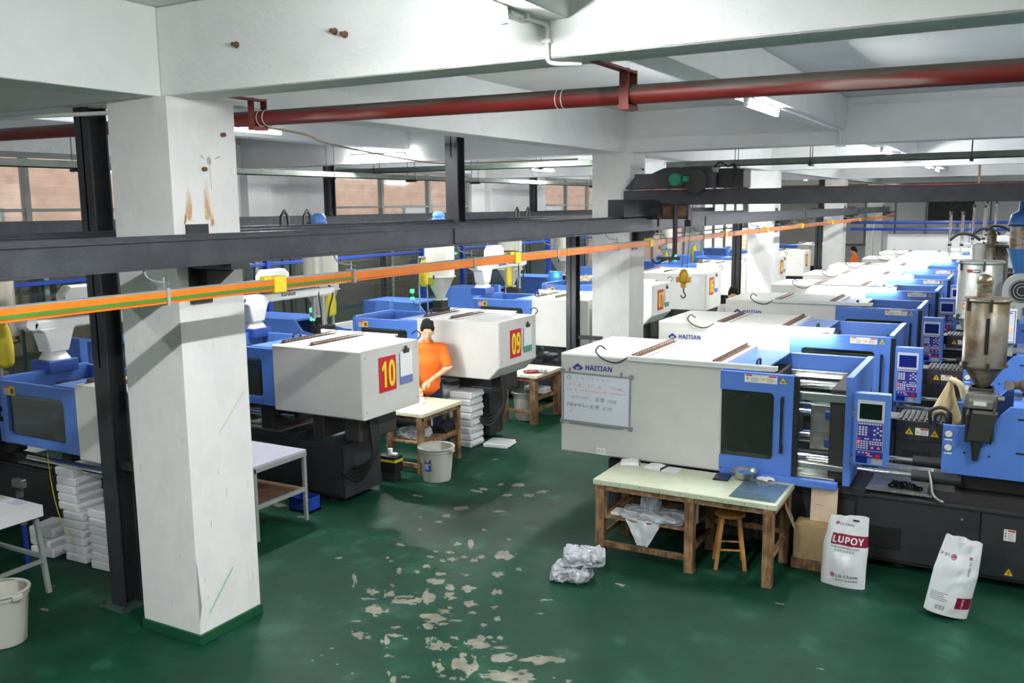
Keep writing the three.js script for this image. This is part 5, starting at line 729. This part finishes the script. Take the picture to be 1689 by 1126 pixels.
// bent conveying pipes that rise over the window runway
[[[488, 351], 'pair of dark bent pipe tops before the white pier'], [[862, 345], 'pair of dark bent pipe tops near the second column']].forEach(([[px, py], label]) => { const p = onX(px, py, -11.6), t = thing('pipe_bend', label, 'pipe', [p.x, 0, p.z]); for (const s of [-0.3, 0.3]) put('bend', tube([[0, 0, s - 0.09], [0, p.y - 0.14, s - 0.09], [0, p.y, s - 0.06], [0, p.y + 0.04, s], [0, p.y, s + 0.06], [0, p.y - 0.14, s + 0.09], [0, 0, s + 0.09]], 0.03, 50, 8), M.castIron, t); });
function robot(label, x, z, y, len, brand) {   // side-entry take-out robot: pedestal on the fixed platen, beam across the machine
  const t = thing('takeout_robot', label, 'robot', [x, y, z]);
  put('pedestal', [lathe([[0.16, 0], [0.14, 0.04], [0.1, 0.1], [0.1, 0.12]], 4).rotateY(Math.PI / 4), plateShape([[-0.2, 0.34], [0.2, 0.34], [0.17, 0.3], [0.1, 0.1], [-0.1, 0.1], [-0.15, 0.3]], null, 0.2, 0.012).rotateY(Math.PI / 2).translate(-0.1, 0, 0)], M.robotWhite, t);
  put('mount', [bx(-0.15, 0.15, -0.1, 0.02, -0.16, 0.16, 0.01)], M.blueDeep, t);
  put('beam', [bx(-0.09, 0.09, 0.32, 0.43, -len, 0.26, 0.03), cyl(0.06, 0.06, 0.18, 0, 0.4, 0.26, 'x', 18)], M.robotWhite, t);
  put('beam_shelf', bx(-0.12, 0.14, 0.46, 0.475, -len - 0.3, -0.1, 0.004), M.robotWhite, t);
  if (brand) { const g = text3('Karsken', 0.05, 0.002).rotateY(Math.PI / 2).translate(0.092, 0.375, -0.42); put('lettering', g, M.blackPaint, t); }
  put('motor_cover', plateShape([[-0.28, 0.475], [0.22, 0.475], [0.22, 0.68], [0.14, 0.74], [-0.2, 0.74], [-0.28, 0.66]], null, 0.14, 0.02).rotateY(Math.PI / 2).translate(-0.02, 0, -0.35), M.robotWhite, t);
  const arm = put('arm', [bx(0.0, 0.04, -0.12, 0.95, -len + 0.18, -len + 0.22), bx(-0.06, -0.02, 0.0, 0.95, -len + 0.3, -len + 0.34), bx(-0.08, 0.06, 0.3, 0.5, -len + 0.1, -len + 0.36, 0.01)], std(0xb7b6ac, 0.4, 0.4), t);
  put('gripper', [bx(-0.03, 0.05, -0.2, -0.1, -len + 0.12, -len + 0.28, 0.008), bar([-0.05, -0.2, -len + 0.2], [0.1, -0.22, -len + 0.1], 0.012)], M.castIron, arm);
  put('cable_loom', [tube([[0.05, 0.5, -len + 0.15], [0.08, 0.35, -len + 0.05], [0.06, 0.15, -len + 0.1], [0.08, -0.05, -len + 0.18]], 0.012, 24, 6), tube([[0.04, 0.5, -len + 0.3], [0.1, 0.3, -len + 0.36], [0.07, 0.1, -len + 0.3], [0.02, -0.12, -len + 0.24]], 0.01, 24, 6), tube([[0, 0.62, -0.5], [0.05, 0.6, -len * 0.7], [0.02, 0.56, -len + 0.1]], 0.018, 20, 6)], M.rubber, arm);
  return t;
}
robot('white take-out robot with stained beam behind the steel post', XEND - 2.35, -5.6, 1.83, 0.9, false);
robot('white take-out robot lettered Karsken on machine ten', XEND - 2.45, -8.42, 1.8, 1.5, true);
robot('white take-out robot left of the second column', XEND - 2.25, -13.75, 1.88, 1.5, true);
[[[8, 570], -8.9, 0.46, 'yellow dust filter bag at far left edge behind trestle'], [[546, 500], -8.9, 0.4, 'yellow dust filter bag hanging behind machine ten'], [[699, 450], -9.3, 0.5, 'longer yellow filter bag beside the cream dryer'], [[712, 452], -9.3, 0.42, 'yellow filter bag close to the cream dryer cone'], [[841, 455], -9.0, 0.46, 'yellow filter bag behind the take-out robot'], [[1145, 420], -9.2, 0.6, 'yellow filter bag behind machine six'], [[1098, 428], -9.2, 0.4, 'yellow filter bag behind the crane hook']].forEach(([[px, py], x, h, label], i) => { const p = onX(px, py, x), t = thing('filter_bag', label, 'filter bag', [p.x, p.y - h / 2, p.z]); put('bag', lathe([[0, 0], [0.05, 0.01], [0.075, 0.06], [0.08, h * 0.5], [0.06, h * 0.85], [0.035, h]], 18), std(0xcdb92e, 0.75), t); put('collar', cyl(0.045, 0.045, 0.05, 0, h + 0.02, 0, 'y', 14), M.greyPaint, t); put('stem', bar([-0.1, (i === 0 || i === 3 ? 1.3 : 0) - (p.y - h / 2), 0], [-0.1, h + 0.04, 0], 0.014), M.greyPaint, t); put('arm', bar([-0.1, h + 0.03, 0], [0, h + 0.03, 0], 0.012), M.cream, t); });
[[[515, 516], -9.25, 'square green signal lamp behind machine ten'], [[680, 484], -9.55, 'square green signal lamp before the glass partition'], [[915, 453], -8.6, 'green signal lamp left of the post by second column'], [[1114, 424], -8.3, 'green signal lamp behind the crane hook']].forEach(([[px, py], x, label]) => { const p = onX(px, py, x), t = thing('signal_lamp', label, 'signal lamp', [p.x, p.y, p.z]); put('lens', bx(-0.03, 0.03, 0.01, 0.08, -0.03, 0.03, 0.008), M.greenGlow, t); put('base', bx(-0.022, 0.022, -0.06, 0.01, -0.022, 0.022, 0.004), M.blackPaint, t); put('stalk', tube([[0, -0.05, 0], [0.03, -0.12, 0.03], [0.1, -0.22, 0.04], [0.16, 1.6 - p.y, 0.04]], 0.008, 20, 6), M.rubber, t); put('lower_lens', bx(-0.03, 0.03, -0.12, -0.06, -0.03, 0.03, 0.008), M.greenGlow, t); const l = new THREE.PointLight(new THREE.Color(0.15, 1, 0.5), 0.012); l.position.set(0.06, 0.0, 0.06); l.castShadow = true; t.add(l); });
{ // blue guard frame with mesh and glass partition along the back of the left row
  const t = thing('guard_frame', 'blue tubular guard frame with wire mesh behind the left row', 'guard frame'), X = -11.3;
  const zs = [440, 697, 763, 905, 1000].map((px) => onX(px, 440, X).z); zs.unshift(-4.6);
  zs.forEach((z) => put('upright', bx(X - 0.05, X + 0.05, 0, 2.55, z - 0.05, z + 0.05, 0.01), M.bluePipe, t));
  put('top_rail', [bx(X - 0.04, X + 0.04, 2.5, 2.58, -26, -4, 0.01), bx(X - 0.03, X + 0.03, 2.34, 2.4, -26, -4, 0.01)], M.bluePipe, t);
  for (const [a, b] of [[zs[2] + 0.1, zs[2] + 1.7], [zs[3] - 0.1, zs[3] - 1.6]]) { const g = []; for (let k = 0; k <= 16; k++) g.push(bar([X, 0.3, a + (b - a) * k / 16], [X, 2.45, a + (b - a) * k / 16], 0.004, 4)); for (let k = 0; k <= 20; k++) g.push(bar([X, 0.3 + k * 0.107, a], [X, 0.3 + k * 0.107, b], 0.004, 4)); put('wire_mesh', g, M.castIron, t); }
  const w = thing('low_partition', 'low pale partition wall with green framed glazing by the windows', 'partition'); put('parapet', bx(-11.9, -11.75, 0, 1.05, -26, 0, 0.01), M.wall, w);
  for (let k = 0; k < 12; k++) { put('glass_post', bx(-11.86, -11.8, 1.05, 2.5, -25.9 + k * 2, -25.83 + k * 2), std(0x7f9088, 0.5), w); put('glass_panel', bx(-11.835, -11.83, 1.05, 2.45, -25.83 + k * 2, -23.9 + k * 2), M.glassTint, w); }
}
{ // shelf unit with parts seen at far left below the runway
  const p = onX(110, 490, -12.9), t = thing('parts_shelf', 'steel rack with small parts seen under the runway at far left', 'rack', [p.x, 0, p.z]);
  for (const [a, b] of [[-0.25, -0.6], [0.25, -0.6], [-0.25, 0.6], [0.25, 0.6]]) put('upright', bx(a - 0.02, a + 0.02, 0, 2.5, b - 0.02, b + 0.02), M.greyPaint, t); for (const y of [0.6, 1.2, 1.8, 2.1, 2.4]) put('shelf', bx(-0.25, 0.25, y - 0.02, y, -0.6, 0.6), M.steelDull, t);
  for (let k = 0; k < 10; k++) put('part_box', bx(-0.1, 0.2, 1.8 + (k % 2) * 0.3, 1.98 + (k % 2) * 0.3, -0.52 + k * 0.105, -0.44 + k * 0.105, 0.006), [M.rust, M.greyPaint, M.cardboard][k % 3], t);
}
// clutter beneath the left machines: oil can, tubing, motor
{
  const a = thing('lubricator', 'black and yellow lubrication unit under machine ten', 'pump', [-6.58, 0, -8.68]); put('case', bx(-0.12, 0.12, 0.12, 0.32, -0.08, 0.08, 0.01), M.black, a); put('band', bx(-0.125, 0.125, 0.25, 0.28, -0.082, 0.082), M.yellow, a); put('cap', [cyl(0.03, 0.03, 0.08, 0, 0.36, 0, 'y', 12), cyl(0.04, 0.04, 0.02, 0.06, 0.34, 0, 'y', 12)], M.paper, a); put('stand', bx(-0.1, 0.1, 0, 0.12, -0.06, 0.06), M.blackPaint, a);
  const b = thing('water_pipe', 'blue coupled water pipe hanging under the machine at far left', 'pipe', [-7.95, 0, -4.87]); put('pipe_run', bar([0, 0, 0], [-0.03, 0.75, 0], 0.025), M.bluePipe, b); put('coupling', [cyl(0.035, 0.035, 0.05, -0.015, 0.45, 0, 'y', 14), cyl(0.032, 0.032, 0.06, -0.028, 0.72, 0, 'y', 14), bx(-0.1, 0.05, 0.78, 0.86, -0.03, 0.03, 0.01)], M.steelDull, b);
  tag(put('earth_wire', tube([[-7.6, 1.14, -4.93], [-7.57, 0.9, -4.92], [-7.52, 0.6, -4.93], [-7.48, 0.3, -5.0]], 0.004, 20, 6), M.yellow), 'thin yellow wire hanging below the blue rear gate', 'wire');
}
// ---------------------------------------------------------------- far end of the hall
{
  const pz = -33.2, w = thing('end_partition', 'pale grey partition wall closing the right row far away', 'partition'); put('panel', bx(-4.0, 1.2, 0, 2.24, pz - 0.12, pz, 0.01), M.ceiling, w); put('end_post', bx(-4.12, -4.0, 0, 2.3, pz - 0.14, pz + 0.02), M.greyPaint, w);
  [2.42, 2.64].forEach((y, i) => { const p = thing('blue_pipe', i ? 'upper of two blue pipes above the far partition' : 'lower of two blue pipes above the far partition', 'pipe', [0, y, pz + 0.3]); put('pipe_run', cyl(0.045, 0.045, 8.3, -1.0, 0, 0, 'x', 12), M.bluePipe, p); for (const x of [-4.4, -1.5, 1.2]) put('support', bx(x - 0.02, x + 0.02, i ? -0.19 : -2.42, 0.03, -0.03, 0.03), M.greyPaint, p); });
  const f = thing('extractor_fan', 'large dark extractor fan above the far blue pipes', 'fan', [-2.8, 2.95, -44]); put('box', [bx(-0.9, 0.9, -0.45, 0.7, -0.3, 0, 0.02)], M.black, f); put('blade', [0, 1, 2, 3, 4].map((k) => bx(-0.06, 0.06, 0.05, 0.45, 0.02, 0.03).rotateZ(k * 1.256).translate(0, 0.1, 0)), M.castIron, f); put('hub', cyl(0.1, 0.1, 0.06, 0, 0.1, 0.03, 'z', 14), M.castIron, f); put('hanger', [bx(-0.8, -0.76, 0.7, 1.77, -0.2, -0.16), bx(0.76, 0.8, 0.7, 1.77, -0.2, -0.16)], M.greyPaint, f);
  // far windows in the end wall
  const e = struct('window_6', [bx(-9, 6, 1.0, 1.1, -52.8, -52.7), bx(-9, 6, 3.9, 4.0, -52.8, -52.7)], M.greyPaint); for (let k = 0; k <= 10; k++) put('mullion', bx(-9.04 + k * 1.5, -8.96 + k * 1.5, 1.1, 3.9, -52.8, -52.7), M.greyPaint, e); for (let k = 0; k < 10; k++) put('pane', bx(-8.96 + k * 1.5, -7.54 + k * 1.5, 1.1, 3.9, -52.78, -52.76), std(0xe8eaee, 0.2), e);
  // tall take-out robots over the far machines
  [[1575, 420, -20.6, 'white take-out robot with two tall rods, fifth machine'], [1612, 408, -23.6, 'white take-out robot with tall rods, sixth machine'], [1632, 400, -26.8, 'farthest white take-out robot with tall rods']].forEach(([px, py, z, label], i) => { const p = onZ(px, py, z), t = thing('rod_robot', label, 'robot', [p.x, p.y, p.z]); for (const s of [-0.11, 0.11]) { const r = put('rod', cyl(0.028, 0.028, 0.85 + i * 0.1, s, 0.4 + i * 0.05, 0, 'y', 12), M.chrome, t); each('rod_collar', [cyl(0.036, 0.036, 0.07, s, 0.84 + i * 0.1, 0, 'y', 12), cyl(0.036, 0.036, 0.05, s, 0.2, 0, 'y', 12)], M.castIron, r); } put('beam', bx(-0.6, 0.6, -0.1, -0.02, -0.12, 0.12, 0.02), M.robotWhite, t); put('motor_cover', plateShape([[0.28, -0.02], [0.72, -0.02], [0.72, 0.2], [0.6, 0.28], [0.4, 0.28], [0.28, 0.14]], null, 0.22, 0.03).translate(0, 0, -0.1), M.robotWhite, t); put('cable_chain', tube([[-0.1, 0.3, 0.08], [0.05, 0.42, 0.1], [0.3, 0.4, 0.1], [0.45, 0.3, 0.08]], 0.03, 20, 8), M.rubber, t); put('pedestal', [bx(0.3, 0.6, 1.75 - p.y, -0.1, -0.12, 0.12, 0.01)], M.robotWhite, t); });
  { const p = onZ(1680, 385, -14), t = thing('loader_head', 'large blue vacuum loader at the right edge above the blower', 'loader', [p.x + 0.06, p.y - 0.1, p.z]); put('dome', lathe([[0, 0.55], [0.07, 0.54], [0.08, 0.4], [0.16, 0.36], [0.19, 0.24], [0.2, 0.2], [0, 0.2]], 24), std(0x2f5f9c, 0.45), t); put('barrel', cyl(0.16, 0.16, 0.32, 0, 0.06, 0, 'y', 24), M.dirtySteel, t); put('hopper_cone', lathe([[0.05, -0.5], [0.19, -0.1], [0.17, -0.1]], 24), std(0x3f77ad, 0.5), t); put('support', cyl(0.05, 0.05, 0.6, 0, -0.75, 0, 'y', 12), M.cream, t); }
  // stacked sacks and cartons beyond machine 06
  { const p = onX(1318, 412, -7.6), rk = thing('storage_rack', 'steel rack carrying flat brown cartons beyond the third column', 'rack', [p.x, 0, -29.2]); for (const [a, b] of [[1, 1], [1, -1], [-1, 1], [-1, -1]]) put('upright', bx(a * 0.5 - 0.03, a * 0.5 + 0.03, 0, 1.88, b * 0.38 - 0.03, b * 0.38 + 0.03), M.bluePipe, rk); for (const y of [0.6, 1.3, 1.88]) put('deck', bx(-0.55, 0.55, y - 0.03, y + 0.018, -0.42, 0.42), M.greyPaint, rk); }
  for (let k = 0; k < 5; k++) { const p = onX(1318, 412, -7.6); const s = thing('carton_sheet', `flat brown carton, ${nth(k, 5)} of the pile on the far rack`, 'cardboard', [p.x, 1.9 + k * 0.13, -29.2], 0.02 * k, 'flat cartons beyond the third column'); put('sheet', bx(-0.5, 0.5, 0, 0.12, -0.4, 0.4, 0.01), M.cardLight, s); put('band', bx(-0.02, 0.02, 0, 0.122, -0.402, 0.402), M.cardboard, s); }
  const q = onX(1108, 462, -7.2); const sk = thing('kraft_sack', 'pale kraft sack lying on the blue machine behind second column', 'sack', [XEND - 1.7, 1.81, -16.75], 0.2); void q; put('body', crumple(0.5, 0.09, 0.3, 8, 0.04, 61), M.beige, sk); put('seam', bx(-0.25, -0.23, 0.02, 0.07, -0.14, 0.14), M.cardboard, sk);
}
// ---------------------------------------------------------------- people
function sdf(bones, cell, k = 0.03, pad = 0.05) {   // tapered capsules joined by a smooth minimum, meshed on a grid
  const lo = new THREE.Vector3(1e9, 1e9, 1e9), hi = new THREE.Vector3(-1e9, -1e9, -1e9);
  for (const [a, b, ra, rb] of bones) for (const [p, r] of [[a, ra], [b, rb]]) { lo.min(new THREE.Vector3(...p).subScalar(r + pad)); hi.max(new THREE.Vector3(...p).addScalar(r + pad)); }
  const c = lo.clone().add(hi).multiplyScalar(0.5), half = Math.max(hi.x - lo.x, hi.y - lo.y, hi.z - lo.z) / 2, N = Math.min(110, Math.ceil(2 * half / cell)), mc = new MarchingCubes(N, undefined, false, false, 120000);
  const B = bones.map(([a, b, ra, rb, sx = 1, sz = 1]) => ({ a, d: [b[0] - a[0], b[1] - a[1], b[2] - a[2]], ra, rb, sx, sz, l: (b[0] - a[0]) ** 2 + (b[1] - a[1]) ** 2 + (b[2] - a[2]) ** 2 || 1e-9 }));
  for (let z = 0; z < N; z++) for (let y = 0; y < N; y++) for (let x = 0; x < N; x++) {
    const px = c.x + (x - N / 2) / (N / 2) * half, py = c.y + (y - N / 2) / (N / 2) * half, pz = c.z + (z - N / 2) / (N / 2) * half; let m = 1e9;
    for (const q of B) { const vx = px - q.a[0], vy = py - q.a[1], vz = pz - q.a[2], t = clamp((vx * q.d[0] + vy * q.d[1] + vz * q.d[2]) / q.l, 0, 1), ex = (vx - q.d[0] * t) / q.sx, ey = vy - q.d[1] * t, ez = (vz - q.d[2] * t) / q.sz, d = Math.sqrt(ex * ex + ey * ey + ez * ez) - (q.ra + (q.rb - q.ra) * t); const h = clamp(0.5 + 0.5 * (m - d) / k, 0, 1); m = m + (d - m) * h - k * h * (1 - h); if (m > 1e8) m = d; }
    mc.field[z * N * N + y * N + x] = -m;
  }
  mc.isolation = 0; mc.update(); const n = mc.count, g = new THREE.BufferGeometry(); 
  const P = new Float32Array(mc.positionArray.slice(0, n * 3)), Q = new Float32Array(mc.normalArray.slice(0, n * 3)); for (let i = 0; i < n; i++) { P[3 * i] = P[3 * i] * half + c.x; P[3 * i + 1] = P[3 * i + 1] * half + c.y; P[3 * i + 2] = P[3 * i + 2] * half + c.z; }
  g.setAttribute('position', new THREE.BufferAttribute(P, 3)); g.setAttribute('normal', new THREE.BufferAttribute(Q, 3)); g.setAttribute('uv', new THREE.BufferAttribute(new Float32Array(n * 2), 2)); return g;
}
// figure faces +z in its own frame, feet at y = 0; J gives the joints of the pose
function person(label, pos, turn, shirtMat, o = {}) {
  const t = thing('person', label, 'person', pos, turn), s = (o.h ?? 1.7) / 1.7, V = (x, y, z) => [x * s, y * s, z * s], f = o.lean ?? 0.06, hd = o.headTilt ?? 0.25;
  const hip = 0.9, sh = 1.38, J = { pel: V(0, hip, 0), chest: V(0, 1.22, f), neck: V(0, 1.44, f + 0.01), head: V(0, 1.605, f + 0.045) };
  const arms = o.arms ?? [[[0.19, sh, f], [0.26, 1.14, f + 0.1], [0.12, 0.98, f + 0.32]], [[-0.19, sh, f], [-0.25, 1.14, f + 0.1], [-0.06, 0.96, f + 0.34]]];
  const legs = [1, -1].map((q) => [V(q * 0.09, hip - 0.03, 0), V(q * 0.11, 0.48, 0.03), V(q * 0.11, 0.08, -0.02), V(q * 0.13, 0.04, 0.15)]), A = arms.map((a) => a.map((p) => V(...p)));
  const body = [[J.pel, J.chest, 0.125, 0.13, 1.15, 0.8], [J.chest, V(0, 1.36, f), 0.13, 0.1, 1.3, 0.75], [V(-0.12, sh, f), V(0.12, sh, f), 0.065, 0.065], [J.neck, V(0, 1.52, f + 0.03), 0.05, 0.05]];
  for (const a of A) body.push([a[0], a[1], 0.052, 0.042], [a[1], a[2], 0.04, 0.028]);
  for (const l of legs) body.push([l[0], l[1], 0.08, 0.058], [l[1], l[2], 0.055, 0.038], [l[2], l[3], 0.04, 0.03]);
  const parts = [sdf(body, 0.014, 0.03)];
  // head: skull, jaw, nose, ears on a finer grid
  const H = (x, y, z) => { const c = Math.cos(hd), q = Math.sin(hd), yy = y * c - z * q, zz = y * q + z * c; return [(x) * s + J.head[0], yy * s + J.head[1], zz * s + J.head[2]]; };
  parts.push(sdf([[H(0, 0.05, -0.01), H(0, 0.0, 0.0), 0.088 * s, 0.078 * s, 0.88, 1.05], [H(0, -0.02, 0.03), H(0, -0.085, 0.045), 0.058 * s, 0.036 * s], [H(0, 0.015, 0.088), H(0, -0.025, 0.105), 0.011 * s, 0.015 * s], [H(0.078, -0.005, -0.005), H(0.08, -0.035, 0), 0.017 * s, 0.012 * s, 0.6, 1], [H(-0.078, -0.005, -0.005), H(-0.08, -0.035, 0), 0.017 * s, 0.012 * s, 0.6, 1], [H(-0.022, -0.058, 0.082), H(0.022, -0.058, 0.082), 0.009 * s, 0.009 * s], [H(-0.045, 0.024, 0.075), H(0.045, 0.024, 0.075), 0.013 * s, 0.013 * s], [H(0, -0.08, -0.01), H(0, -0.16, -0.02), 0.05 * s, 0.05 * s]], 0.006, 0.014, 0.02));
  // hands: palm, four fingers and a thumb, each bent
  for (const [i, a] of A.entries()) {
    const w = new THREE.Vector3(...a[2]), d = w.clone().sub(new THREE.Vector3(...a[1])).normalize(), up = new THREE.Vector3(0, 1, 0), sd = new THREE.Vector3().crossVectors(d, up).normalize(), nn = new THREE.Vector3().crossVectors(sd, d), at = (u, v, q) => w.clone().addScaledVector(d, u * s).addScaledVector(sd, v * s).addScaledVector(nn, q * s).toArray(), b = [[at(-0.01, 0, 0), at(0.05, 0, 0), 0.026 * s, 0.03 * s, 1, 1], [at(0.04, -0.022, 0), at(0.07, 0.022, 0), 0.018 * s, 0.018 * s]];
    [[-0.03, 0.065], [-0.01, 0.078], [0.01, 0.074], [0.03, 0.058]].forEach(([v, l]) => { b.push([at(0.065, v, 0), at(0.065 + l * 0.5, v, -0.012), 0.0095 * s, 0.009 * s], [at(0.065 + l * 0.5, v, -0.012), at(0.065 + l * 0.85, v, -0.045), 0.009 * s, 0.007 * s]); });
    const q = i ? 1 : -1; b.push([at(0.015, q * 0.03, -0.008), at(0.05, q * 0.055, -0.02), 0.012 * s, 0.01 * s], [at(0.05, q * 0.055, -0.02), at(0.078, q * 0.048, -0.035), 0.01 * s, 0.008 * s]); parts.push(sdf(b, 0.0035, 0.006, 0.02));
  }
  put('body', parts, M.skin, t);
  const shirtB = [[V(-0.06, 0.85, 0), V(0.06, 0.85, 0), 0.125, 0.125, 1, 0.9], [V(0, 0.86, 0), J.chest, 0.15, 0.15, 1.12, 0.82], [J.chest, V(0, 1.36, f), 0.148, 0.115, 1.28, 0.78], [V(-0.13, sh, f), V(0.13, sh, f), 0.078, 0.078], [V(0, 1.4, f), V(0, 1.47, f + 0.015), 0.075, 0.064]];
  for (const a of A) { const m = a[1].map((v, i) => a[0][i] + (v - a[0][i]) * 0.8); shirtB.push([a[0], m, 0.07, 0.066]); }
  const shirt = put('shirt', sdf(shirtB, 0.013, 0.03), shirtMat, t); put('collar', new THREE.TorusGeometry(0.06 * s, 0.014 * s, 8, 24).rotateX(Math.PI / 2 + 0.25).translate(J.neck[0], J.neck[1] + 0.035 * s, J.neck[2] + 0.005), shirtMat, shirt);
  for (const a of A) { const m = a[1].map((v, i) => a[0][i] + (v - a[0][i]) * 0.98), e = a[1].map((v, i) => a[0][i] + (v - a[0][i]) * 1.02); put('cuff', bar(m, e, 0.064 * s, 18), M.paper, shirt); }
  const tr = [[V(-0.03, 0.9, 0), V(0.03, 0.9, 0), 0.135, 0.135, 1.05, 0.85]]; for (const l of legs) tr.push([l[0], l[1], 0.098, 0.078], [l[1], l[2], 0.075, 0.062]); put('trousers', sdf(tr, 0.014, 0.03), M.trousers, t);
  put('shoes', legs.map((l) => sdf([[l[2], l[3], 0.05, 0.04, 1, 1], [V(l[2][0] / s, 0.035, -0.05), l[3], 0.036, 0.036]], 0.01, 0.02)), M.black, t);
  put('hair', sdf([[H(0, 0.056, -0.022), H(0, 0.04, -0.032), 0.096 * s, 0.088 * s, 0.92, 1.02], [H(-0.045, 0.098, 0.052), H(0.05, 0.1, 0.056), 0.026 * s, 0.03 * s], [H(-0.04, 0.125, 0.015), H(0.05, 0.128, 0.02), 0.034 * s, 0.034 * s], [H(0, 0.0, -0.07), H(0, -0.04, -0.062), 0.055 * s, 0.04 * s], [H(0.072, 0.06, 0.02), H(0.076, 0.01, -0.012), 0.022 * s, 0.013 * s], [H(-0.072, 0.06, 0.02), H(-0.076, 0.01, -0.012), 0.022 * s, 0.013 * s], [H(-0.05, 0.12, 0.05), H(-0.02, 0.15, 0.03), 0.022 * s, 0.014 * s], [H(0.03, 0.13, 0.045), H(0.06, 0.145, 0.01), 0.024 * s, 0.014 * s], [H(0, 0.14, -0.05), H(0.02, 0.16, -0.03), 0.03 * s, 0.016 * s], [H(0.02, 0.135, 0.01), H(-0.03, 0.13, -0.03), 0.035 * s, 0.035 * s]], 0.006, 0.02, 0.02), M.hair, t);
  for (const q of [-1, 1]) { const e = put('eye', new THREE.SphereGeometry(0.0105 * s, 10, 8).translate(...H(q * 0.031, 0.004, 0.079)), M.paper, t); put('iris', new THREE.SphereGeometry(0.006 * s, 8, 6).translate(...H(q * 0.031, 0.001, 0.0865)), M.hair, e); put('brow', bar(H(q * 0.016, 0.026, 0.089), H(q * 0.048, 0.028, 0.08), 0.0042 * s, 6), M.hair, t); }
  put('lips', sdf([[H(-0.02, -0.056, 0.089), H(0.02, -0.056, 0.089), 0.006 * s, 0.006 * s, 1, 1]], 0.003, 0.01, 0.01), std(0xb06a5c, 0.6), t);
  return t;
}
const A0 = [[0.19, 1.38, 0.1], [0.26, 1.12, 0.14], [0.0, 0.97, 0.3]], A1 = [[-0.19, 1.38, 0.1], [-0.25, 1.13, 0.16], [-0.14, 0.9, 0.36]];
person('young worker in orange polo shirt bending his head over the table', [-7.0, 0, -10.14], 0.62, M.shirt, { h: 1.75, lean: 0.1, headTilt: 0.3, arms: [A0, A1] });
person('worker with dark hair looking down behind the third machine cover', [-4.55, 0, -16.4], 0.3, M.shirtWhite, { h: 1.76, headTilt: 0.35 });
person('worker in orange shirt facing the far sign board', [-5.06, 0, -33.9], -1.2, M.shirt, { h: 1.72 });
person('worker in orange shirt half hidden behind a colleague', [-5.62, 0, -34.5], -1.5, M.shirt, { h: 1.74 });
renderer.render(scene, camera);
